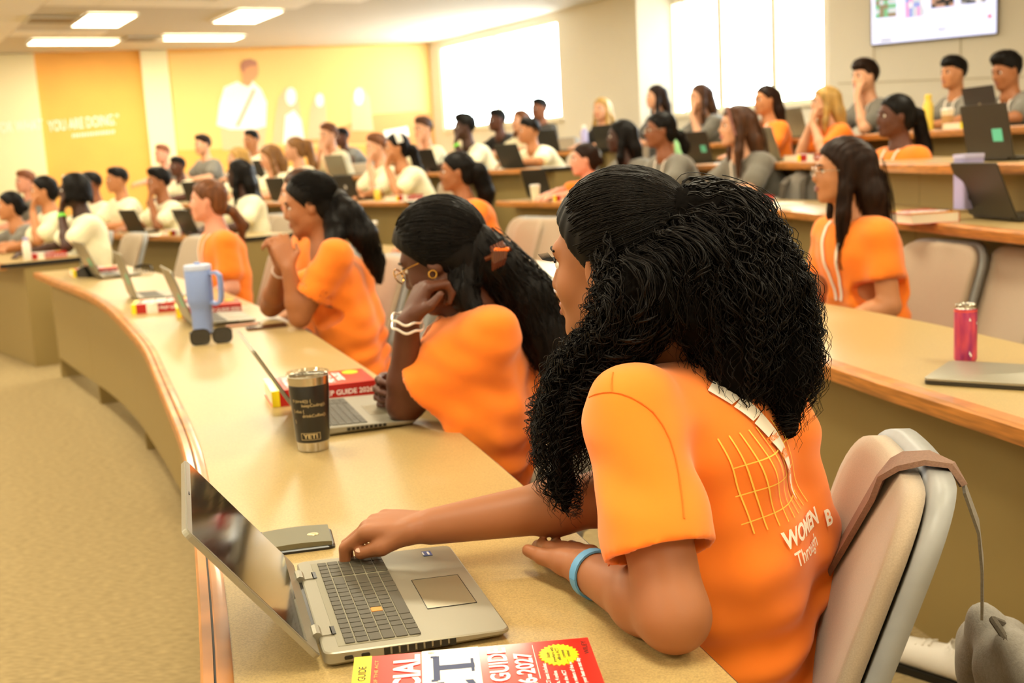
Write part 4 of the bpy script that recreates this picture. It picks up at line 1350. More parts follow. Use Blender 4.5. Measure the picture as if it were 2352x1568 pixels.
    # ---- shirt
    T = SD()
    for q in (-1, 1):
        T.cone(pv + lt * q * .075 * s - ax * .02, waist + lt * q * .068 * s, .122 * s, .108 * s, .05)
        T.cone(waist + lt * q * .068 * s, chest + lt * q * .075 * s, .108 * s, .104 * s, .05)
        T.cone(chest + lt * q * .07 * s, S[q] - (S[q] - nk) * .12, .10 * s, .058 * s, .05)
        T.cone(nk - ax * .035 * s, S[q], .064 * s, .056 * s, .03)
        se = S[q] + (E[q] - S[q]) * sleeve
        T.cone(S[q], se, .056 * s, J.get('slv', .072) * s, .03)
    if joints is None or 'bust' not in J: T.ell(chest - bk * .06 * s, (.13 * s, .07 * s, .10 * s), [lt, fb, ax], .05)
    else:
        for q in (-1, 1): T.ell(chest - bk * J['bust'] * s + lt * q * .07 * s - ax * .02, (.07 * s, .065 * s, .075 * s), None, .06)
    if near and 'fold' in J:
        for (a, b, r1, r2) in J['fold']: T.cone(a, b, r1, r2, .04)
    for q in (-1, 1):   # clean sleeve hem, hollow opening
        d = unit(E[q] - S[q]); se = S[q] + (E[q] - S[q]) * sleeve
        if near:
            if hs < .0108: T.cone(se - d * .03, se + d * .12, .058 * s, .062 * s, .004, True)
            T.ops.append(('hem', d, se))
    T.cone(nk + ZUP * .01, HL(0, -.015, -.09), .062 * s, .068 * s, .01, True)
    hems = [o for o in T.ops if o[0] == 'hem']; T.ops = [o for o in T.ops if o[0] != 'hem']
    if not near:
        pass
    Fd, lo = T.field(hs)
    if hems:
        axs = [lo[i] + hs * np.arange(Fd.shape[i]) for i in range(3)]
        for _, d, se in hems:
            X, Y, Z = axs[0][:, None, None], axs[1][None, :, None], axs[2][None, None, :]
            dist = np.sqrt((X - se[0]) ** 2 + (Y - se[1]) ** 2 + (Z - se[2]) ** 2)
            pl = ((X - se[0]) * d[0] + (Y - se[1]) * d[1] + (Z - se[2]) * d[2]).astype(np.float32)
            Fd = np.where(dist < .14 * s, np.maximum(Fd, pl), Fd)
    v, q = surface_nets(Fd, lo, hs)
    v = vsmooth(v, q, 2)
    if wrinkle:
        nn = vnormals(v, q)
        a = v @ A3((31, 17, 44)) + 1.8 * np.sin(v @ A3((9, 13, -11))); b = v @ A3((-40, 28, 15)) + 2.1 * np.sin(v @ A3((14, -8, 7)))
        c = v @ A3((12, -9, 70)) + 2.5 * np.sin(v @ A3((11, 7, 3)))
        tt_ = (v - pv) @ ax; lat_ = (v - pv) @ lt
        if near:
            mk = np.exp(-((tt_ - .06) / .10) ** 2)
            v = v + nn * (mk * .0075 * np.sin(tt_ * 82 + 1.6 * np.sin(lat_ * 11 + tt_ * 6) + lat_ * 5))[:, None]
        v = v + nn * (wrinkle * (.5 * np.sin(a) * np.sin(b * .5) + .5 * np.sin(c) * np.cos(a * .4)))[:, None]
    sh = put('shirt', v, q, 'tee_' + tee, root, base)
    shirt_v, shirt_q = v, q
    bvh = BVHTree.FromPolygons([Vector(p) for p in v], q.tolist()) if (lanyard or extra) else None
    # ---- trousers and shoes
    if legs:
        G = SD()
        G.cone(pv + lt * .07 * s - ZUP * .03, pv - lt * .07 * s - ZUP * .03, .098 * s, .098 * s, .04)
        for q in (-1, 1):
            hip = pv + lt * q * .085 * s - ZUP * .03 + fb * .03; kn = hip + fb * .40 * s + lt * q * .03; kn[2] = floor + .50
            an = kn - fb * .04; an[2] = floor + .09
            G.cone(hip, kn, .080 * s, .062 * s, .04).cone(kn, an, .06 * s, .043 * s, .03)
            m = SD(); m.cone(an - ZUP * .045 - fb * .03, an - ZUP * .05 + fb * .13, .038, .033, .02); m.cone(an + ZUP * .0, an - ZUP * .04, .04, .042, .02); m.cut(-ZUP, (0, 0, floor + .005))
            v, q2 = m.mesh(.014 if near else .02, 1); put('shoe', v, q2, 'shoe_white' if pants == 'white' else 'shoe_dark', root, base)
        v, q = G.mesh(.022 if near else .034, 1); put('trousers', v, q, 'trousers_' + pants, root, base)
    # ---- hair
    hp = hair or ('short', {})
    kind, o = hp if isinstance(hp, tuple) else (hp, {})
    Hs = SD(); st = []
    vol = o.get('vol', 0)
    if kind in ('short', 'curly'):
        Hs.ell(HL(0, -.016, .036), ((.0765 + vol * .5) * s, (.0975 + vol * .8) * s, (.091 + vol) * s), AX, .02)
        Hs.cut(-hu * .72 + hf * .70, HL(0, .066, .060 + o.get('line', 0)))
        Hs.ell(HL(0, .030, .094 + vol * .6), ((.058 + vol) * s, (.054 + vol) * s, (.030 + vol) * s), AX, .03)
        if o.get('fringe'): Hs.ell(HL(0, .072, .075), (.06 * s, .026 * s, .028 * s), AX, .02)
    else:
        Hs.ell(HL(0, -.014, .034), ((.081 + vol) * s, (.103 + vol) * s, (.092 + vol) * s), AX, .02)
        Hs.cut(hf * .80 - hu * .60, HL(0, .072, .068 + o.get('line', 0)))
        Hs.ell(HL(0, -.055, -.035), (.068 * s, .050 * s, .062 * s), AX, .03)
        if kind == 'long':
            ln = o.get('len', .38); wd = o.get('wide', 1)
            c = [HL(0, -.075, .03), HL(0, -.098, -.09), hc - hf * .095 * s - ZUP * (.12 + ln * .45) + bk * .03, hc - hf * .085 * s - ZUP * (.12 + ln * .85) + bk * .03]
            for q in (-1, 1):
                Hs.chain([c[0] + hr * q * .03, c[1] + hr * q * .042 * wd, c[2] + lt * -q * .0 + hr * q * .045 * wd, c[3] + hr * q * .04 * wd], [.05 * s, .048 * s, .044 * s, .02 * s], .03)
                if o.get('front', 1):
                    c2 = [HL(q * .062, -.002, .045), HL(q * .075, .0, -.06), HL(q * .082, .012, -.15), HL(q * .082, .02, -.15) - ZUP * ln * .42]
                    Hs.chain(c2, [.026 * s, .026 * s, .026 * s, .01 * s], .02)
                    st.append((c2, [.026, .026, .028, .012], .4))
            st.append((c, [.075, .08, .085, .05], 1))
        if kind in ('ponytail', 'bun', 'clip'):
            tl = o.get('len', .3); tr = o.get('r', .036)
            if kind == 'bun':
                Hs.ell(HL(0, -.115, -.02 + o.get('up', 0)), (.035 * s, .03 * s, .035 * s), AX, .015)
            else:
                c = [HL(0, -.095, .0 + o.get('up', .03)), HL(0, -.135, -.02 + o.get('up', .03)), hc - hf * .15 * s - ZUP * (.06 + tl * .4) + bk * .03, hc - hf * .13 * s - ZUP * (.06 + tl) + bk * .04]
                Hs.chain(c, [.026 * s, tr * s, tr * 1.05 * s, tr * .3 * s], .02); st.append((c, [.026, tr, tr * 1.1, tr * .5], 1))
                m = MB(); p0, p1 = A3(c[0]), A3(c[1]); m.tube([p0 + (p1 - p0) * .3, p0 + (p1 - p0) * .55], .031 * s, 12); m.build('hair_tie', o.get('tie', 'black_edge'), root, True, offs=base)
        if kind == 'braids':
            for i in range(o.get('n', 16)):
                a = -PI * .95 + 1.9 * PI * i / (o.get('n', 16) - 1)
                if abs(a) < .5: continue
                x, y = math.sin(a) * .082, math.cos(a) * .09 - .02
                ln = o.get('len', .1)
                c = [HL(x * .6, y * .6, .10), HL(x, y, .04), HL(x * 1.08, y * 1.05, -.05), HL(x * 1.1, y * 1.1, -.06) - ZUP * ln]
                Hs.chain(c, [.012 * s, .013 * s, .013 * s, .009 * s], .006)
    hv, hq = Hs.mesh(h * (.9 if near else 1), 2)
    nn = vnormals(hv, hq); am = o.get('rough', .0025)
    if kind == 'curly' or o.get('afro'):
        hv = hv + nn * (.007 * np.sin(hv @ A3((260, 90, 40))) * np.sin(hv @ A3((-60, 240, 120))) * np.sin(hv @ A3((90, -70, 250))))[:, None]
    elif kind == 'short':
        hv = hv + nn * (.004 * np.sin(hv @ (hr * 190 + hf * 90)) * np.sin(hv @ (hf * 210 - hu * 130 + hr * 60)) + .0025 * np.sin(hv @ (hu * 330 + hf * 260)))[:, None]
    else:
        hv = hv + nn * (am * np.sin(hv @ (hr * 380 + hf * 120)) * np.cos(hv @ (hr * 60 - hu * 40)))[:, None]
    hm = 'hair_' + hairc
    ho = put('hair', hv, hq, hm, root, base)
    if near or o.get('strands'):
        parts = []
        for c, r_, wgt in st:
            parts.append(lock(c, A3(r_) * s, int(o.get('strands', 260) * wgt), 20, o.get('amp', .004), o.get('turns', 2), o.get('sr', .0013), (.6, 1.08), frizz=.0008, t0=(0, .15), t1=(.75, 1.03)))
        if parts:
            v, q = join_parts(parts); so = put('loose_strands', v, q, hm, root, base); so['kind'] = 'stuff'
    for cs in o.get('streaks', []):
        m = MB()
        for c, r_ in cs[1]: m.tube([HL(*p) for p in c], [x * s for x in r_], 7)
        m.build('hair_streak', cs[0], root, True, offs=base)
    if headband:
        m = MB(); pts = [HL(.086 * math.cos(a), -.005 + .0 * math.sin(a) - .02 * (1 - math.sin(a)), .04 + .088 * math.sin(a)) for a in [PI * i / 14 for i in range(15)]]
        m.ribbon(pts, [tuple(hf)] * 15, .05 * s, .008); m.build('headband', headband, root, True, offs=base)
    if glasses:
        m = MB()
        for q in (-1, 1):
            ring = [HL(q * .032 + .022 * math.cos(a), .102, .002 + .018 * math.sin(a)) for a in [2 * PI * i / 16 for i in range(17)]]
            m.tube(ring, .0016, 6); m.tube([HL(q * .054, .100, .006), HL(q * .076, .05, .006), HL(q * .08, -.005, .004)], .0016, 6)
        m.tube([HL(-.010, .102, .006), HL(.010, .102, .006)], .0016, 6); m.build('glasses', glasses, root, True, offs=base)
    if lanyard:
        for q in (-1, 1):
            pts = []
            for i in range(15):
                t = i / 14
                P = nk + lt * q * .062 * s * (1 - t * .75) - ax * (.0 + .30 * t) * s + fb * .35
                hit = bvh.ray_cast(Vector(P), Vector(-fb))
                if hit[0]: pts.append(A3(hit[0]) + fb * .006)
            if len(pts) > 3:
                m = MB(); m.ribbon(pts, tuple(lt), .014, .002); m.build('lanyard', 'lanyard', root, True, offs=base)
    info = dict(HT=HT, root=root, base=base, HL=HL, bvh=bvh, nk=nk, pv=pv, ax=ax, lt=lt, fb=fb, bk=bk, S=S, E=E, Wr=Wr, hr=hr, hf=hf, hu=hu, hair=ho, body=bo, shirt=sh)
    return info
def row_depth(row, px, o):
    pl = off(ROWS[row][0], o); d = ray(px, 380)[:2]
    pl = [pl[0] - (pl[1] - pl[0]) * 60] + pl + [pl[-1] + (pl[-1] - pl[-2]) * 60]
    best = None
    for a, b in zip(pl[:-1], pl[1:]):
        try: t, s = np.linalg.solve(np.array([d, -(b - a)]).T, a)
        except np.linalg.LinAlgError: continue
        if -1e-6 <= s <= 1 + 1e-6 and t > 0 and (best is None or t < best): best = t
    return best
def row_facing(row, p):
    pl = ROWS[row][0]; i = int(np.argmin([np.linalg.norm(a - p[:2]) for a in pl]))
    n = normals(pl)[i]; return math.degrees(math.atan2(-n[1], -n[0]))

# ------------------------------------------------------------------ things on the near desk
def desk_dir(row, p):
    pl = ROWS[row][0]; i = int(np.argmin([np.linalg.norm(a - A3(p)[:2]) for a in pl]))
    n = normals(pl)[i]; return n, math.atan2(n[1], n[0])
DZ1 = .7392
lp = laptop(detail=True, lid=128)
yw = .2666
o0 = np.array([-.2519, 1.3591]); wv = np.array([-math.sin(yw), math.cos(yw)])
c0 = o0 + wv * .1785
place(lp, (c0[0], c0[1], DZ1), yw, 'open silver laptop nearest the camera, with one orange key', 'laptop')
def laptop_at(px, py, row, label, lid=118, hinge_near=True, z=None, dyaw=0, shift=0, **kw):
    z = z if z is not None else ROWS[row][1] - .0008
    P = onz(px, py, z + .005)
    n, a = desk_dir(row, P); a += dyaw
    w_ = np.array([-math.sin(a), math.cos(a)])
    c = P[:2] + w_ * (.1785 if hinge_near else 0) + np.array([math.cos(a), math.sin(a)]) * shift
    o = laptop(lid=lid, **kw)
    place(o, (c[0], c[1], z), a, label, 'laptop', 'open laptops')
    return o
P = onz(957, 972, .745); n, a = desk_dir('R1', P)
h2 = P[:2] - n * .238
w_ = np.array([-n[1], n[0]])
place(laptop(lid=120, sticker='teal'), (*(h2 + w_ * .1785), DZ1), a, 'open silver laptop with teal sticker, behind the black tumbler', 'laptop', 'open laptops')
laptop_at(452, 752, 'R1', 'open silver laptop behind the blue handled tumbler', 108, sticker='teal')
laptop_at(320, 692, 'R1', 'open silver laptop standing behind two red and white books', 104, sticker='teal')
laptop_at(236, 640, 'R1', 'open silver laptop at the far tip of the curved front desk', 112, sticker='teal')
# books
def book_at(P, yw_, label, detail=False, z=DZ1, corner='head_fore'):
    o = book(detail)
    d = np.array([math.cos(yw_), math.sin(yw_)]); y = np.array([-d[1], d[0]])
    p = A3(P)[:2]
    if corner == 'head_fore': p = p - y * .206
    if corner == 'foot_spine': p = p - d * .276
    place(o, (p[0], p[1], z), yw_, label, 'book', 'red test preparation books')
    return o
book_at((-.205, 1.297), .077, 'red, white and yellow preparation book in the foreground, cut by the frame', True)
P = onz(866, 908, DZ1); book_at(P, .31, 'thick red book lying beyond the black tumbler, spine to the camera', corner='foot_spine')
P = onz(556, 717, DZ1); book_at(P, .30, 'thick red book lying behind the blue handled tumbler', corner='foot_spine')
P = onz(303, 722, DZ1); book_at(P, .22, 'red and white book with yellow end, left of the blue tumbler', corner='x')
P = onz(168, 637, DZ1); book_at(P, .45, 'red book with yellow end at the far tip of the front desk', corner='x')
P = onz(66, 597, .7792); book_at(P, .52, 'red, white and yellow book on the far left desk', z=.7792, corner='x')
# tumblers and small objects
P = onz(721, 1030, .74); tb = tumbler(); place(tb, (P[0], P[1], DZ1), 0, 'black steel tumbler with etched code lettering and clear lid', 'tumbler')
P = onz(468, 768, .74); bm_ = big_mug(); place(bm_, (P[0], P[1], DZ1), -.25, 'tall periwinkle blue tumbler with side handle', 'tumbler')
P = onz(487, 790, .74); sg = sunglasses(); place(sg, (P[0], P[1], DZ1), .3, 'black sunglasses folded open beside the blue tumbler', 'sunglasses')
P = onz(612, 752, .74); ph = empty('phone', (P[0], P[1], DZ1), .35, 'brown cased phone lying near the second silver laptop', 'phone')
m = MB(); m.loft([[(x, y, 0) for x, y in rrect(.155, .076, .012)], [(x, y, .009) for x, y in rrect(.155, .076, .012)]]); m.build('case', 'phone_brown', ph)
m = MB(); m.prism(rrect(.145, .066, .008), .009, .0096); m.build('glass', 'black_gloss', ph)
P = onz(560, 748, .74); pn = empty('pen', (P[0], P[1], DZ1 + .005), .32, 'pale pink pen beside the brown phone', 'pen')
m = MB(); m.tube([(-.07, 0, 0), (.055, 0, 0)], .0048, 10); m.build('barrel', M('pen_pink', '#eab79b', .4), pn, True)
m = MB(); m.tube([(.055, 0, 0), (.07, 0, 0)], [.0046, .001], 10); m.build('tip', 'steel', pn, True)
P = onz(683, 1247, .74); n, a = desk_dir('R1', P); place(power_lid(), (P[0], P[1], DZ1), a - .05, 'grey flip lid power box set in the desk by the near laptop', 'outlet box')
P = onz(205, 635, .74); n, a = desk_dir('R1', P); place(power_lid(True), (P[0], P[1], DZ1), a + 2.0, 'open black power box at the far tip of the desk', 'outlet box')
P = onz(330, 628, .74); cl = empty('hair_claw', (P[0], P[1], DZ1), .4, 'black spiky hair claw lying near the far end of the curved desk', 'hair claw')
for sgn in (-1, 1):
    m = MB(); m.tube([(-.05, sgn * .012, .045), (0, sgn * .02, .055), (.05, sgn * .012, .045)], .007, 8)
    for i in range(6): m.tube([(-.05 + .02 * i, sgn * .014, .047), (-.052 + .021 * i, sgn * .032, .028), (-.054 + .0215 * i, sgn * .03, .0035)], [.005, .0045, .003], 6)
    m.build('claw', 'black_gloss', cl, True)
m = MB(); m.tube([(-.012, 0, .05), (.012, 0, .05)], .006, 8); m.build('spring', 'steel', cl, True)
# ------------------------------------------------------------------ things on the second desk (right)
z2 = ROWS['R2'][1] - .0008
A_ = onz(2120, 868, z2 + .016); B_ = onz(2290, 757, z2 + .016)
d = unit((B_ - A_)[:2]); lpc = empty('closed_laptop', (*(A_[:2]), z2), math.atan2(d[1], d[0]), 'closed grey laptop on the right desk beside the pink can', 'laptop')
for nm, z0, z1, mt, ins in (('base', .002, .0095, 'laptop_dark', 0), ('lid', .0105, .017, 'laptop_silver', 0)):
    m = MB(); m.loft([[(x, y, z0) for x, y in rrect(.245, .36, .016, 4, .1225, -.18)], [(x, y, z1 - .001) for x, y in rrect(.245, .36, .016, 4, .1225, -.18)], [(x, y, z1) for x, y in rrect(.241, .356, .015, 4, .1225, -.18)]])
    m.build(nm, mt, lpc, True, angle=.5)
m = MB(); m.box((.1225, -.18, .001), (.2, .3, .002)); m.build('rubber_feet', 'rubber', lpc)
m = MB(); m.box((.1225, -.18, .010), (.22, .33, .0015)); m.build('seam', 'bezel', lpc)
P = onz(2218, 697, z2 + .156); place(can(), (P[0], P[1], z2), .3, 'slim pink and coral drink can on the right desk', 'can')
def edge_at(row, px, o, py=None):
    dep = row_depth(row, px, o); p = (CPOS + ray(px, 380) * dep)[:2]
    return np.array([p[0], p[1], ROWS[row][1] - .0008])
def on_row(o, row, px, offs, label, cat, rz=None, group=None):
    P = edge_at(row, px, offs); n, a = desk_dir(row, P)
    place(o, P, a if rz is None else a + rz, label, cat, group); return o
def drop(o, px, py, row, rz, label, cat, group=None):
    z = ROWS[row][1] - .0008; P = onz(px, py, z); place(o, (P[0], P[1], z), rz, label, cat, group); return o
on_row(papers(3), 'R2', 890, .22, 'loose white papers on the second desk, left of the hair clip girl', 'papers')
on_row(papers(2), 'R2', 1236, .25, 'white papers on the second desk beside the curly haired girl\'s face', 'papers')
on_row(bottle('clear_plastic', 'white_plastic', .2, .03), 'R2', 850, .4, 'clear plastic bottle on second desk behind the ponytailed girl', 'bottle')
# right third row
on_row(cup(.11, False), 'R3', 1226, .16, 'plain cream paper cup in front of the girl with the low bun', 'cup')
on_row(laptop(body='laptop_black', lid=105), 'R3', 1238, .30, 'black laptop behind the plain cream cup', 'laptop', group='open laptops')
on_row(book(), 'R3', 1268, .06, 'red and white book lying beside the plain cream cup', 'book', group='red test preparation books')
on_row(papers(3), 'R3', 1775, .25, 'white papers in front of the girl with long straight hair', 'papers')
on_row(book(), 'R3', 1685, .12, 'red book behind the curly haired girl\'s head, on the third row', 'book', group='red test preparation books')
on_row(laptop(body='laptop_dark', lid=112), 'R3', 2285, .22, 'large dark laptop at the right edge beside the lavender box', 'laptop', group='open laptops')
on_row(book(), 'R3', 2205, .10, 'white edged book lying under the lavender box', 'book', rz=1.57, group='red test preparation books')
lb = empty('lavender_box'); P = edge_at('R3', 2225, .2)
m = MB(); m.loft([[(x, y, 0) for x, y in rrect(.07, .105, .012)], [(x, y, .205) for x, y in rrect(.07, .105, .012)]]); m.build('carton', 'lavender', lb)
m = MB(); m.loft([[(x, y, .205) for x, y in rrect(.074, .109, .012)], [(x, y, .222) for x, y in rrect(.074, .109, .012)]]); m.build('lid', M('lavender_lid', '#c3bfe0', .5), lb)
m = MB(); m.sphere((-.0355, .02, .05), (.001, .012, .016)); m.build('emblem', 'bezel', lb)
place(lb, (P[0], P[1], P[2] + .0435), 1.9, 'lavender carton standing on a book beside the large dark laptop', 'carton')
lb.location.z = P[2] + .0428
on_row(laptop(body='laptop_dark', lid=100, sticker='teal'), 'R4', 2278, .2, 'dark grey laptop with teal sticker on the fourth row right', 'laptop', group='open laptops')
on_row(laptop(body='laptop_silver', lid=108), 'R4', 1765, .2, 'grey laptop before the orange shirted girl with straight dark hair', 'laptop', group='open laptops')
on_row(book(), 'R4', 1832, .1, 'white edged book in front of the blonde girl in orange', 'book', group='red test preparation books')
on_row(laptop(body='laptop_dark', lid=104, sticker='teal'), 'R4', 1612, .2, 'grey laptop with green sticker left of the girl with streaked hair', 'laptop', group='open laptops')
on_row(bottle('green_bottle', 'green_bottle', .27, .045), 'R4', 1563, .35, 'pale green bottle on the fourth row, before the long haired girl', 'bottle')
on_row(bottle('pink_bottle', 'pink_bottle', .2, .03), 'R4', 1596, .45, 'small pink bottle beside the pale green bottle', 'bottle')
on_row(laptop(body='laptop_black', lid=102, logo='laptop_silver'), 'R5', 2262, .2, 'dark brown laptop on the highest desk, below the wall display', 'laptop', group='open laptops')
on_row(cup(.12), 'R5', 2176, .12, 'coffee cup with brown sleeve in front of the boy with a lanyard', 'cup')
on_row(book(), 'R5', 2205, .06, 'red and yellow book beside the sleeved coffee cup', 'book', group='red test preparation books')
on_row(bottle('yellow_bottle', 'yellow_bottle', .25, .035), 'R5', 2132, .45, 'yellow bottle on the highest desk, below the wall display', 'bottle')
on_row(laptop(body='laptop_black', lid=104), 'C5', 1400, .2, 'black laptop in front of the blonde girl by the window', 'laptop', group='open laptops')
on_row(bottle('lavender', 'white_plastic', .26, .04), 'C5', 1345, .3, 'lavender bottle with white cap, left of the blonde girl', 'bottle')
on_row(laptop(body='laptop_silver', lid=106), 'R5', 1830, .2, 'grey laptop on the highest desk behind the blonde girl in orange', 'laptop', group='open laptops')
# across the aisle
on_row(laptop(body='laptop_black', lid=112), 'C2', 300, .16, 'black laptop before the boy with short hair in the second row', 'laptop', group='open laptops')
on_row(laptop(body='laptop_black', lid=112), 'C2', 425, .16, 'black laptop before the curly haired boy resting his chin', 'laptop', group='open laptops')
on_row(papers(2), 'C2', 362, .12, 'white paper between the two black laptops of the second row', 'papers')
on_row(book(), 'C2', 372, .04, 'red and yellow book between the two black laptops', 'book', group='red test preparation books')
on_row(laptop(body='laptop_black', lid=108, logo='white_plastic'), 'C3', 800, .14, 'black laptop with round white logo behind the ponytailed girl', 'laptop', group='open laptops')
on_row(laptop(body='laptop_dark', lid=106), 'C3', 640, .16, 'dark grey laptop in front of the brown haired girl in white', 'laptop', group='open laptops')
on_row(book(), 'C3', 690, .06, 'red and white book left of the ponytailed girl\'s forehead', 'book', group='red test preparation books')
on_row(book(), 'C3', 905, .06, 'red and white book in front of the girl with a white headband', 'book', group='red test preparation books')
on_row(papers(4), 'C3', 965, .1, 'stack of white papers at the third row desk end', 'papers')
on_row(bottle('yellow_bottle', 'white_plastic', .12, .03), 'C3', 862, .1, 'small yellow and white cup before the girl with a white headband', 'bottle')
on_row(laptop(body='laptop_silver', lid=106), 'C4', 778, .16, 'grey laptop before the brown haired boy holding his hands together', 'laptop', group='open laptops')
on_row(laptop(body='laptop_black', lid=108), 'C4', 985, .16, 'black laptop in front of the boy with wavy brown hair', 'laptop', group='open laptops')
on_row(laptop(body='laptop_black', lid=112), 'C4', 1180, .14, 'black laptop in front of the boy resting on folded arms', 'laptop', group='open laptops')
on_row(laptop(body='laptop_black', lid=106), 'C4', 590, .16, 'black laptop in front of the far boy by the mural', 'laptop', group='open laptops')
on_row(papers(3), 'C4', 1245, .3, 'white papers at the fourth row desk end', 'papers')
on_row(laptop(body='laptop_dark', lid=106), 'C3', 445, .16, 'dark laptop in front of the boy beside the long black hair', 'laptop', group='open laptops')
on_row(laptop(body='laptop_black', lid=104), 'C5', 1265, .2, 'black laptop on the rearmost desk near the bright window', 'laptop', group='open laptops')
on_row(bottle('white_plastic', 'lavender', .17, .03), 'C1', 38, .25, 'short white bottle on the far left desk', 'bottle')

